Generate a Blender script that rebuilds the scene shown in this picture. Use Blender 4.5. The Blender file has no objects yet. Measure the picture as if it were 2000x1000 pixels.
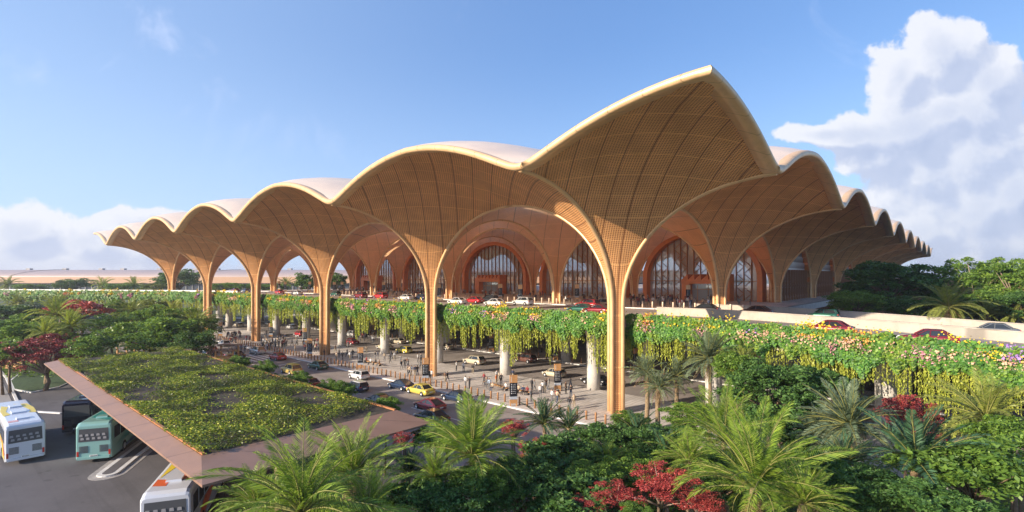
import bpy, math, random
import numpy as np
from mathutils import Vector, Matrix
random.seed(7)
RNG = np.random.default_rng(11)
R = math.radians
sc = bpy.context.scene
COL = sc.collection

# ---------------------------------------------------------------- camera
FPX, CYH, CAMZ = 1003.7, 540.4, 15.95
cam_d = bpy.data.cameras.new('camera')
cam = bpy.data.objects.new('camera', cam_d)
COL.objects.link(cam)
cam.location = (0, 0, CAMZ)
cam.rotation_euler = (R(90), 0, 0)
cam_d.sensor_width = 36
cam_d.lens = FPX / 2000 * 36
cam_d.shift_y = (CYH - 500) / 2000
cam_d.clip_start = 0.5
cam_d.clip_end = 20000
sc.camera = cam

# ---------------------------------------------------------------- light
SUN_EL = 18.0
SUN_H = Vector((-0.86, -0.51, 0)).normalized()        # horizontal direction towards the sun
sd = Vector((SUN_H.x * math.cos(R(SUN_EL)), SUN_H.y * math.cos(R(SUN_EL)), math.sin(R(SUN_EL))))
sun_d = bpy.data.lights.new('sun', 'SUN')
sun = bpy.data.objects.new('sun', sun_d)
COL.objects.link(sun)
sun_d.energy = 5.0
sun_d.angle = R(0.5)
sun_d.color = (1.0, 0.85, 0.66)
sun.rotation_euler = sd.to_track_quat('Z', 'Y').to_euler()
sun.location = sd * 300

sc.view_settings.view_transform = 'Standard'
sc.view_settings.look = 'None'
sc.view_settings.gamma = 1
sc.view_settings.exposure = 0.85
sc.view_settings.use_curve_mapping = False
sc.cycles.max_bounces = 9
sc.cycles.diffuse_bounces = 7
sc.cycles.transparent_max_bounces = 12
sc.cycles.use_denoising = True


class NT:
    """small helper for writing node trees"""
    def __init__(s, tree):
        s.t = tree
        s.n = tree.nodes
        s.l = tree.links

    def node(s, typ, **kw):
        n = s.n.new(typ)
        for k, v in kw.items():
            setattr(n, k, v)
        return n

    def put(s, sock, v):
        if hasattr(v, 'links') or isinstance(v, bpy.types.NodeSocket):
            s.l.new(v, sock)
        else:
            sock.default_value = v

    def math(s, op, a, b=None, c=None, clamp=False):
        n = s.n.new('ShaderNodeMath')
        n.operation = op
        n.use_clamp = clamp
        s.put(n.inputs[0], a)
        if b is not None: s.put(n.inputs[1], b)
        if c is not None: s.put(n.inputs[2], c)
        return n.outputs[0]

    def vmath(s, op, a, b=None):
        n = s.n.new('ShaderNodeVectorMath')
        n.operation = op
        s.put(n.inputs[0], a)
        if b is not None: s.put(n.inputs[1], b)
        return n.outputs[1] if op in ('LENGTH', 'DISTANCE', 'DOT_PRODUCT') else n.outputs[0]

    def mix(s, f, a, b):
        n = s.n.new('ShaderNodeMix')
        n.data_type = 'RGBA'
        s.put(n.inputs[0], f)
        s.put(n.inputs[6], a)
        s.put(n.inputs[7], b)
        return n.outputs[2]

    def noise(s, vec, scale, detail=4, rough=0.5, dist=0.0):
        n = s.n.new('ShaderNodeTexNoise')
        if vec is not None: s.put(n.inputs['Vector'], vec)
        n.inputs['Scale'].default_value = scale
        n.inputs['Detail'].default_value = detail
        n.inputs['Roughness'].default_value = rough
        n.inputs['Distortion'].default_value = dist
        return n.outputs['Fac']

    def smooth(s, v, lo, hi, a=0.0, b=1.0):
        n = s.n.new('ShaderNodeMapRange')
        n.interpolation_type = 'SMOOTHSTEP'
        s.put(n.inputs[0], v)
        n.inputs[1].default_value = lo
        n.inputs[2].default_value = hi
        n.inputs[3].default_value = a
        n.inputs[4].default_value = b
        return n.outputs[0]

    def ramp(s, v, stops):
        n = s.n.new('ShaderNodeValToRGB')
        s.put(n.inputs[0], v)
        e = n.color_ramp.elements
        while len(e) < len(stops): e.new(0.5)
        for i, (p, c) in enumerate(stops):
            e[i].position = p
            e[i].color = (c[0], c[1], c[2], 1)
        return n.outputs[0]


# ---------------------------------------------------------------- sky with clouds (direction based, fixed in the world)
world = bpy.data.worlds.new('World')
sc.world = world
world.use_nodes = True
wt = NT(world.node_tree)
wt.n.clear()
out = wt.node('ShaderNodeOutputWorld')
bg = wt.node('ShaderNodeBackground')
sky = wt.node('ShaderNodeTexSky', sky_type='NISHITA')
sky.sun_disc = False
sky.sun_elevation = R(SUN_EL)
sky.sun_rotation = math.atan2(SUN_H.x, SUN_H.y)
sky.air_density = 1.0
sky.dust_density = 0.8
sky.ozone_density = 2.5
SKY_STRENGTH = 0.15
BLOBS = [(1845, 105, 105, 85), (1760, 150, 75, 80), (1930, 160, 75, 85), (1790, 250, 110, 90), (1690, 262, 130, 42), (1620, 262, 110, 24),
         (1900, 300, 130, 130), (1800, 350, 120, 80), (1900, 420, 220, 90), (1960, 470, 200, 80), (1720, 300, 90, 55), (1850, 220, 120, 90), (1905, 235, 90, 80), (1830, 450, 160, 60), (1985, 380, 90, 160),
         (50, 455, 120, 62), (170, 470, 110, 50), (290, 480, 170, 42), (30, 520, 420, 42), (290, 440, 150, 34)]
grp = bpy.data.node_groups.new('cloud_field', 'ShaderNodeTree')
grp.interface.new_socket('P', in_out='INPUT', socket_type='NodeSocketVector')
grp.interface.new_socket('F', in_out='OUTPUT', socket_type='NodeSocketFloat')
g = NT(grp)
gi = g.node('NodeGroupInput')
go = g.node('NodeGroupOutput')
P = gi.outputs[0]
field = None
for (x, y, rx, ry) in BLOBS:
    c = ((x - 1000) / FPX, (CYH - y) / FPX, 0)
    d = g.vmath('SUBTRACT', P, c)
    d = g.vmath('MULTIPLY', d, (FPX / rx, FPX / ry, 0))
    L = g.math('SUBTRACT', 1.25, g.vmath('LENGTH', d))
    if field is None:
        field = L
    else:
        n_ = g.n.new('ShaderNodeMath'); n_.operation = 'SMOOTH_MAX'
        g.put(n_.inputs[0], field); g.put(n_.inputs[1], L); n_.inputs[2].default_value = 0.25
        field = n_.outputs[0]
n1 = g.noise(P, 9.0, 9, 0.60, 0.2)
n2 = g.noise(P, 22.0, 6, 0.62)
vor = g.node('ShaderNodeTexVoronoi')
vor.feature = 'SMOOTH_F1'
wv = g.vmath('ADD', P, g.vmath('MULTIPLY', g.n.new('ShaderNodeTexNoise').outputs[1], (0.02, 0.02, 0)))
g.put(vor.inputs['Vector'], P)
vor.inputs['Scale'].default_value = 17
puff = g.math('SUBTRACT', 0.42, vor.outputs['Distance'])
f2 = g.math('ADD', field, g.math('MULTIPLY', g.math('SUBTRACT', n1, 0.5), 1.25))
f2 = g.math('ADD', f2, g.math('MULTIPLY', g.math('SUBTRACT', n2, 0.5), 0.55))
f2 = g.math('ADD', f2, g.math('MULTIPLY', puff, 0.42))
g.put(go.inputs[0], f2)

tc = wt.node('ShaderNodeTexCoord')
sep = wt.node('ShaderNodeSeparateXYZ')
wt.put(sep.inputs[0], tc.outputs['Generated'])
yy = wt.math('MAXIMUM', sep.outputs[1], 0.05)
cmb = wt.node('ShaderNodeCombineXYZ')
wt.put(cmb.inputs[0], wt.math('DIVIDE', sep.outputs[0], yy))
wt.put(cmb.inputs[1], wt.math('DIVIDE', sep.outputs[2], yy))


def cloudf(off):
    n = wt.node('ShaderNodeGroup')
    n.node_tree = grp
    wt.put(n.inputs[0], wt.vmath('ADD', cmb.outputs[0], off))
    return n.outputs[0]


fa = cloudf((0, 0, 0))
fb = cloudf((-0.028, 0.034, 0))
alpha = wt.smooth(fa, 0.20, 0.40)
front = wt.smooth(sep.outputs[1], 0.15, 0.35)
alpha = wt.math('MULTIPLY', alpha, front)
lit = wt.math('SUBTRACT', fa, fb)
lit = wt.smooth(lit, -0.32, 0.30)
edge = wt.smooth(fa, 1.5, 0.35)
lit = wt.math('MULTIPLY_ADD', edge, 0.45, wt.math('MULTIPLY', lit, 0.62), clamp=True)
ccol = wt.ramp(lit, [(0.0, (1.75, 2.05, 2.85)), (0.45, (2.25, 2.5, 3.2)), (0.8, (2.9, 3.05, 3.5)), (1.0, (3.5, 3.55, 3.8))])
# thin high haze clouds
wisp = wt.noise(cmb.outputs[0], 3.5, 7, 0.6, 0.6)
wm = wt.math('MULTIPLY', wt.smooth(wisp, 0.57, 0.80), wt.math('MULTIPLY', front, 0.35))
hz = wt.smooth(sep.outputs[2], 0.42, 0.0)
hleft = wt.smooth(sep.outputs[0], 0.25, -0.85)
skyc = sky.outputs[0]
skyb = wt.mix(0.55, skyc, (0.46, 1.10, 2.75, 1))
pale = wt.math('MULTIPLY_ADD', hz, 0.40, wt.math('MULTIPLY', hleft, 0.36), clamp=True)
skyb = wt.mix(pale, skyb, (2.5, 3.3, 4.6, 1))
skyb = wt.mix(wm, skyb, (4.0, 4.1, 4.9, 1))
skyall = wt.mix(wt.math('MULTIPLY', alpha, 0.93), skyb, ccol)
low = wt.smooth(sep.outputs[2], 0.0, -0.06)
skyall = wt.mix(low, skyall, (1.5, 1.5, 1.4, 1))
wt.put(bg.inputs[0], skyall)
bg.inputs[1].default_value = SKY_STRENGTH
wt.l.new(bg.outputs[0], out.inputs[0])

# ---------------------------------------------------------------- site frame
TH = 0.846
DL = np.array([-math.sin(TH), math.cos(TH)])       # along the left face, away from the camera
DR = np.array([math.cos(TH), math.sin(TH)])        # along the right face / into the building
C0 = np.array([12.14, 60.0])
S = 33.5
OV = 17.2
DECK = 10.32


def W(a, b, z=0.0):
    p = C0 + a * DL + b * DR
    return (p[0], p[1], z)


def AB(x, y):
    v = np.array([x, y]) - C0
    return float(v @ DL), float(v @ DR)


def G(px, py, z=0.0):
    """the point at height z that the photograph shows at pixel (px, py)"""
    Y = (CAMZ - z) * FPX / (py - CYH)
    return ((px - 1000) / FPX * Y, Y, z)


def D(px, py, Y):
    return ((px - 1000) / FPX * Y, Y, CAMZ - (py - CYH) * Y / FPX)


ANG_L = math.atan2(DL[1], DL[0])     # heading of +DL
ANG_R = math.atan2(DR[1], DR[0])

# ---------------------------------------------------------------- materials
MATS = {}


def mat(name, col, rough=0.6, metal=0.0, var=0.0, vscale=3.0, bump=0.0, bscale=20.0, spec=None, coat=0.0, emit=None, estr=0.0):
    if name in MATS: return MATS[name]
    m = bpy.data.materials.new(name)
    m.use_nodes = True
    t = NT(m.node_tree)
    b = t.n['Principled BSDF']
    b.inputs['Base Color'].default_value = (*col, 1)
    b.inputs['Roughness'].default_value = rough
    b.inputs['Metallic'].default_value = metal
    if spec is not None: b.inputs['Specular IOR Level'].default_value = spec
    if coat: b.inputs['Coat Weight'].default_value = coat
    if emit:
        b.inputs['Emission Color'].default_value = (*emit, 1)
        b.inputs['Emission Strength'].default_value = estr
    tcn = t.node('ShaderNodeTexCoord')
    if var:
        n = t.noise(tcn.outputs['Object'], vscale, 6, 0.6)
        f = t.smooth(n, 0.3, 0.7)
        c = t.mix(f, tuple(x * (1 - var) for x in col) + (1,), tuple(min(1, x * (1 + var)) for x in col) + (1,))
        t.put(b.inputs['Base Color'], c)
        t.put(b.inputs['Roughness'], t.math('MULTIPLY_ADD', n, 0.25, rough - 0.12, clamp=True))
    if bump:
        n = t.noise(tcn.outputs['Object'], bscale, 5, 0.6)
        bn = t.node('ShaderNodeBump')
        bn.inputs['Strength'].default_value = bump
        bn.inputs['Distance'].default_value = 0.05
        t.put(bn.inputs['Height'], n)
        t.l.new(bn.outputs[0], b.inputs['Normal'])
    MATS[name] = m
    return m


def leafmat(name, cols, trans=0.3, patch=None, pscale=0.5, rough=0.45, spec=0.35):
    """cols: leaf colours picked per leaf; patch: second colour list mixed in by position (species growing in patches)"""
    m = bpy.data.materials.new(name)
    m.use_nodes = True
    t = NT(m.node_tree)
    b = t.n['Principled BSDF']
    o = t.n['Material Output']
    geo = t.node('ShaderNodeNewGeometry')
    rnd = geo.outputs['Random Per Island']
    def pick(cs):
        return t.ramp(rnd, [(i / max(1, len(cs) - 1), c) for i, c in enumerate(cs)])
    c = pick(cols)
    if patch:
        tcn = t.node('ShaderNodeTexCoord')
        n = t.noise(tcn.outputs['Object'], pscale, 4, 0.6)
        c = t.mix(t.smooth(n, 0.42, 0.60), c, pick(patch))
    t.put(b.inputs['Base Color'], c)
    b.inputs['Roughness'].default_value = rough
    b.inputs['Specular IOR Level'].default_value = spec
    if trans:
        tr = t.node('ShaderNodeBsdfTranslucent')
        t.put(tr.inputs['Color'], t.mix(0.5, c, (0.30, 0.42, 0.03, 1)) if trans > 0 else c)
        mx = t.node('ShaderNodeMixShader')
        mx.inputs[0].default_value = trans
        t.l.new(b.outputs[0], mx.inputs[1])
        t.l.new(tr.outputs[0], mx.inputs[2])
        t.l.new(mx.outputs[0], o.inputs['Surface'])
    MATS[name] = m
    return m


def lattice_mat(name, per=0.26, seam=2.4, slat=(0.85, 0.45, 0.19), hole=(0.33, 0.125, 0.050), glow=False):
    m = bpy.data.materials.new(name)
    m.use_nodes = True
    t = NT(m.node_tree)
    b = t.n['Principled BSDF']
    tcn = t.node('ShaderNodeTexCoord')
    sp = t.node('ShaderNodeSeparateXYZ')
    t.put(sp.inputs[0], tcn.outputs['UV'])
    u, v = sp.outputs[0], sp.outputs[1]
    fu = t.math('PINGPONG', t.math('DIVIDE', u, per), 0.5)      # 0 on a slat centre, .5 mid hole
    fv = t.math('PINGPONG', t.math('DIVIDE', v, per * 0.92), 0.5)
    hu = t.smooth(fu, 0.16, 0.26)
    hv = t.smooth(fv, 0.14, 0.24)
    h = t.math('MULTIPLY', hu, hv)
    su = t.math('PINGPONG', t.math('DIVIDE', u, seam), 0.5)
    sv = t.math('PINGPONG', t.math('DIVIDE', v, seam * 1.25), 0.5)
    seamd = t.smooth(su, 0.026, 0.012)
    seaml = t.smooth(sv, 0.026, 0.010)
    n = t.noise(tcn.outputs['Object'], 0.35, 5, 0.6)
    n2 = t.noise(tcn.outputs['UV'], 2.2, 3, 0.6)
    sl = t.mix(t.smooth(n, 0.3, 0.7), tuple(x * 0.84 for x in slat) + (1,), tuple(min(1, x * 1.12) for x in slat) + (1,))
    # panels differ a little from one another
    wn = t.node('ShaderNodeTexWhiteNoise')
    wn.noise_dimensions = '2D'
    cb = t.node('ShaderNodeCombineXYZ')
    t.put(cb.inputs[0], t.math('ROUND', t.math('DIVIDE', u, seam)))
    t.put(cb.inputs[1], t.math('FLOOR', t.math('DIVIDE', v, seam * 1.25)))
    t.put(wn.inputs['Vector'], cb.outputs[0])
    sl = t.mix(t.math('MULTIPLY', wn.outputs['Value'], 0.22), sl, tuple(x * 0.6 for x in slat) + (1,))
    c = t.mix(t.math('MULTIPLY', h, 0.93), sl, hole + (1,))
    c = t.mix(t.math('MULTIPLY', seaml, 0.7), c, tuple(min(1, x * 1.25) for x in slat) + (1,))
    c = t.mix(seamd, c, tuple(x * 0.5 for x in hole) + (1,))
    t.put(b.inputs['Base Color'], c)
    b.inputs['Roughness'].default_value = 0.5
    b.inputs['Specular IOR Level'].default_value = 0.2
    bn = t.node('ShaderNodeBump')
    bn.inputs['Strength'].default_value = 0.6
    bn.inputs['Distance'].default_value = 0.06
    t.put(bn.inputs['Height'], t.math('SUBTRACT', 1.0, h))
    t.l.new(bn.outputs[0], b.inputs['Normal'])
    if glow:      # translucency added so the inner vaults glow under the roof openings
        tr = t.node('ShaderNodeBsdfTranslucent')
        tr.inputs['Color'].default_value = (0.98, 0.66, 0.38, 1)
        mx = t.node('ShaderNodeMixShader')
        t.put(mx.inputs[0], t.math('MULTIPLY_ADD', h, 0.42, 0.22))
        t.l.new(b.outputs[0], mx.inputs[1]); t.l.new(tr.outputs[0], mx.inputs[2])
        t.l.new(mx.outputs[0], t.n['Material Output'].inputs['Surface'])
    MATS[name] = m
    return m


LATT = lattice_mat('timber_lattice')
LATT2 = lattice_mat('timber_lattice_brightened', 0.26, 3.2, (0.88, 0.48, 0.21), (0.42, 0.18, 0.08), glow=True)  # inner copy made paler and translucent to brighten the dim vaults
GOLD = mat('gold_rib', (0.74, 0.47, 0.24), 0.38, 0.25, var=0.08, vscale=0.8)
FASCIA = mat('gold_fascia', (0.70, 0.44, 0.19), 0.33, 0.25, var=0.07, vscale=0.6)
SKIN = mat('roof_skin', (0.84, 0.66, 0.50), 0.33, 0.15, var=0.05, vscale=0.25)
ORANGE = mat('orange_metal', (0.66, 0.21, 0.06), 0.45, var=0.1, vscale=0.8)
PARAPET_ = None
CONC = mat('concrete', (0.46, 0.42, 0.37), 0.8, var=0.14, vscale=0.9, bump=0.15, bscale=6)
PARAPET = mat('parapet_stone', (0.58, 0.49, 0.38), 0.8, var=0.13, vscale=0.5, bump=0.15, bscale=5)
PILLAR = mat('pillar_concrete', (0.52, 0.49, 0.45), 0.75, var=0.12, vscale=0.7, bump=0.1, bscale=5)
WHITE = mat('white_paint', (0.78, 0.77, 0.74), 0.6, var=0.06, vscale=2)
KERB = mat('kerb_stone', (0.68, 0.67, 0.66), 0.75, var=0.1, vscale=1.5)
DARKWALL = mat('dark_wall', (0.20, 0.13, 0.09), 0.6, var=0.3, vscale=0.4)
BRONZE = mat('bronze_bar', (0.34, 0.15, 0.065), 0.45, 0.2)
TRUNK = mat('bark', (0.16, 0.11, 0.07), 0.9, var=0.35, vscale=5, bump=0.6, bscale=12)
PTRUNK = mat('palm_bark', (0.24, 0.17, 0.10), 0.9, var=0.35, vscale=8, bump=0.8, bscale=14)
SOIL = mat('soil', (0.055, 0.042, 0.028), 0.95, var=0.4, vscale=2)
BOLL = mat('bollard_timber', (0.34, 0.17, 0.075), 0.5, var=0.15, vscale=5)
BOLLPALE = mat('bollard_pale', (0.72, 0.56, 0.42), 0.5, var=0.1, vscale=5)
BLACKP = mat('screen_black', (0.012, 0.014, 0.02), 0.25)
GREYP = mat('panel_grey', (0.42, 0.46, 0.52), 0.4)
GOLDP = mat('panel_wood', (0.48, 0.25, 0.10), 0.45, var=0.12, vscale=4)
GOLDP2 = mat('panel_gold', (0.70, 0.48, 0.24), 0.45, var=0.1, vscale=4)


def ground_mat(name, base, kind):
    m = bpy.data.materials.new(name)
    m.use_nodes = True
    t = NT(m.node_tree)
    b = t.n['Principled BSDF']
    tcn = t.node('ShaderNodeTexCoord')
    ob = tcn.outputs['Object']
    n = t.noise(ob, 0.16, 7, 0.62)
    n2 = t.noise(ob, 6.0, 4, 0.7)
    c = t.mix(t.smooth(n, 0.25, 0.75), tuple(x * 0.74 for x in base) + (1,), tuple(x * 1.2 for x in base) + (1,))
    c = t.mix(t.math('MULTIPLY', t.smooth(n2, 0.45, 0.8), 0.35), c, tuple(x * 1.5 for x in base) + (1,))
    if kind == 'road':
        mp = t.node('ShaderNodeMapping')
        mp.inputs['Rotation'].default_value = (0, 0, -ANG_L)
        t.put(mp.inputs[0], ob)
        st = t.noise(t.vmath('MULTIPLY', mp.outputs[0], (0.035, 0.9, 1)), 1.0, 5, 0.6)
        c = t.mix(t.math('MULTIPLY', t.smooth(st, 0.5, 0.7), 0.45), c, tuple(x * 0.5 for x in base) + (1,))
        sp_ = t.noise(ob, 0.7, 2, 0.5)
        c = t.mix(t.math('MULTIPLY', t.smooth(sp_, 0.66, 0.72), 0.4), c, tuple(x * 0.35 for x in base) + (1,))
    if kind == 'paving':
        mp = t.node('ShaderNodeMapping')
        mp.inputs['Rotation'].default_value = (0, 0, -ANG_R)
        t.put(mp.inputs[0], ob)
        br = t.node('ShaderNodeTexBrick')
        t.put(br.inputs['Vector'], mp.outputs[0])
        br.inputs['Color1'].default_value = (1, 1, 1, 1)
        br.inputs['Color2'].default_value = (0.83, 0.82, 0.80, 1)
        br.inputs['Mortar'].default_value = (0.45, 0.43, 0.41, 1)
        br.inputs['Scale'].default_value = 1.0
        br.inputs['Mortar Size'].default_value = 0.03
        br.inputs['Brick Width'].default_value = 2.4
        br.inputs['Row Height'].default_value = 0.6
        mm = t.node('ShaderNodeMix'); mm.data_type = 'RGBA'; mm.blend_type = 'MULTIPLY'
        mm.inputs[0].default_value = 1
        t.put(mm.inputs[6], c)
        t.put(mm.inputs[7], br.outputs[0])
        c = mm.outputs[2]
    t.put(b.inputs['Base Color'], c)
    b.inputs['Roughness'].default_value = 0.82 if kind == 'paving' else 0.9
    bn = t.node('ShaderNodeBump')
    bn.inputs['Strength'].default_value = 0.25
    bn.inputs['Distance'].default_value = 0.02
    t.put(bn.inputs['Height'], t.noise(ob, 25, 4, 0.7))
    t.l.new(bn.outputs[0], b.inputs['Normal'])
    MATS[name] = m
    return m


def jointed(name, col, rough, metal, step, dark=0.45, var=0.07):
    m = mat(name, col, rough, metal, var=var, vscale=0.6)
    t = NT(m.node_tree)
    b = t.n['Principled BSDF']
    src = b.inputs['Base Color'].links[0].from_socket
    tcn = t.node('ShaderNodeTexCoord')
    sp = t.node('ShaderNodeSeparateXYZ')
    t.put(sp.inputs[0], tcn.outputs['Object'])
    q = t.math('PINGPONG', t.math('DIVIDE', t.math('ADD', sp.outputs[0], sp.outputs[1]), step), 0.5)
    ln = t.smooth(q, 0.022, 0.010)
    st = t.noise(t.vmath('MULTIPLY', tcn.outputs['Object'], (1.3, 1.3, 0.25)), 1.6, 5, 0.65)
    c = t.mix(t.math('MULTIPLY', t.smooth(st, 0.5, 0.75), 0.28), src, tuple(x * 0.55 for x in col) + (1,))
    t.put(b.inputs['Base Color'], t.mix(t.math('MULTIPLY', ln, 1 - dark), c, tuple(x * 0.3 for x in col) + (1,)))
    return m


FASCIA = jointed('gold_fascia_panels', (0.72, 0.47, 0.25), 0.38, 0.2, 3.0)
PARAPET = jointed('parapet_panels', (0.44, 0.39, 0.33), 0.85, 0.0, 4.2, 0.4, 0.12)
ASPH = ground_mat('asphalt', (0.105, 0.098, 0.105), 'road')
ASPHW = ground_mat('asphalt_warm', (0.27, 0.235, 0.22), 'road')
PAVE = ground_mat('paving', (0.62, 0.57, 0.54), 'paving')
PAVEU = ground_mat('paving_upper', (0.62, 0.54, 0.48), 'paving')
ASPHU = ground_mat('asphalt_upper', (0.34, 0.29, 0.265), 'road')
BOUNCE_APRON = ground_mat('bounce_apron_concrete', (0.50, 0.48, 0.45), 'road')
GRASSG = ground_mat('grass_ground', (0.075, 0.10, 0.03), 'road')


def glass_mat(name, tint=(0.66, 0.69, 0.72), refl=0.14):
    m = bpy.data.materials.new(name)
    m.use_nodes = True
    t = NT(m.node_tree)
    t.n.clear()
    o = t.node('ShaderNodeOutputMaterial')
    a = t.node('ShaderNodeBsdfTransparent')
    a.inputs[0].default_value = (*tint, 1)
    gl = t.node('ShaderNodeBsdfGlossy')
    gl.inputs['Color'].default_value = (0.8, 0.86, 0.9, 1)
    gl.inputs['Roughness'].default_value = 0.03
    df = t.node('ShaderNodeBsdfDiffuse')
    df.inputs['Color'].default_value = (0.55, 0.6, 0.62, 1)
    mx = t.node('ShaderNodeMixShader'); mx.inputs[0].default_value = refl
    mx2 = t.node('ShaderNodeMixShader'); mx2.inputs[0].default_value = 0.46
    t.l.new(a.outputs[0], mx.inputs[1]); t.l.new(gl.outputs[0], mx.inputs[2])
    t.l.new(mx.outputs[0], mx2.inputs[1]); t.l.new(df.outputs[0], mx2.inputs[2])
    t.l.new(mx2.outputs[0], o.inputs[0])
    MATS[name] = m
    return m


GLASS = glass_mat('clear_glass')
CARGLASS = mat('car_glass', (0.02, 0.025, 0.03), 0.08, 0.0, spec=0.8)

# ---------------------------------------------------------------- object helpers


def tag(o, label=None, cat=None, group=None, kind=None):
    if label: o['label'] = label
    if cat: o['category'] = cat
    if group: o['group'] = group
    if kind: o['kind'] = kind
    return o


def empty(name, loc, rz=0.0, label=None, cat=None, group=None, kind=None):
    o = bpy.data.objects.new(name, None)
    COL.objects.link(o)
    o.location = loc
    o.rotation_euler = (0, 0, rz)
    o.empty_display_size = 0.3
    return tag(o, label, cat, group, kind)


def dup(root, loc, rz, label=None, group=None, scale=None):
    r = root.copy()
    COL.objects.link(r)
    r.location = loc
    r.rotation_euler = (0, 0, rz)
    if scale is not None: r.scale = (scale,) * 3 if not hasattr(scale, '__len__') else scale
    if label: r['label'] = label
    if group: r['group'] = group
    for ch in list(root.children):
        c = ch.copy(); COL.objects.link(c); c.parent = r
        for gch in list(ch.children):
            d = gch.copy(); COL.objects.link(d); d.parent = c
    return r


def mesh_arrays(name, V, F, mats=(), mi=None, smooth=False, uv=None):
    """V (n,3), F (m,k) arrays -> mesh"""
    V = np.asarray(V, dtype=np.float32)
    F = np.asarray(F, dtype=np.int32)
    me = bpy.data.meshes.new(name)
    me.vertices.add(len(V))
    me.vertices.foreach_set('co', V.ravel())
    k = F.shape[1]
    me.loops.add(F.size)
    me.loops.foreach_set('vertex_index', F.ravel())
    me.polygons.add(len(F))
    me.polygons.foreach_set('loop_start', np.arange(len(F), dtype=np.int32) * k)
    me.polygons.foreach_set('loop_total', np.full(len(F), k, dtype=np.int32))
    if mi is not None: me.polygons.foreach_set('material_index', np.asarray(mi, dtype=np.int32))
    if smooth: me.polygons.foreach_set('use_smooth', np.ones(len(F), dtype=bool))
    if uv is not None:
        l = me.uv_layers.new(name='UVMap')
        l.data.foreach_set('uv', np.asarray(uv, dtype=np.float32)[F.ravel()].ravel())
    for m in mats: me.materials.append(m)
    me.update()
    me.validate()
    return me


def link(name, me, parent=None):
    o = bpy.data.objects.new(name, me)
    COL.objects.link(o)
    if parent is not None: o.parent = parent
    return o


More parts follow.
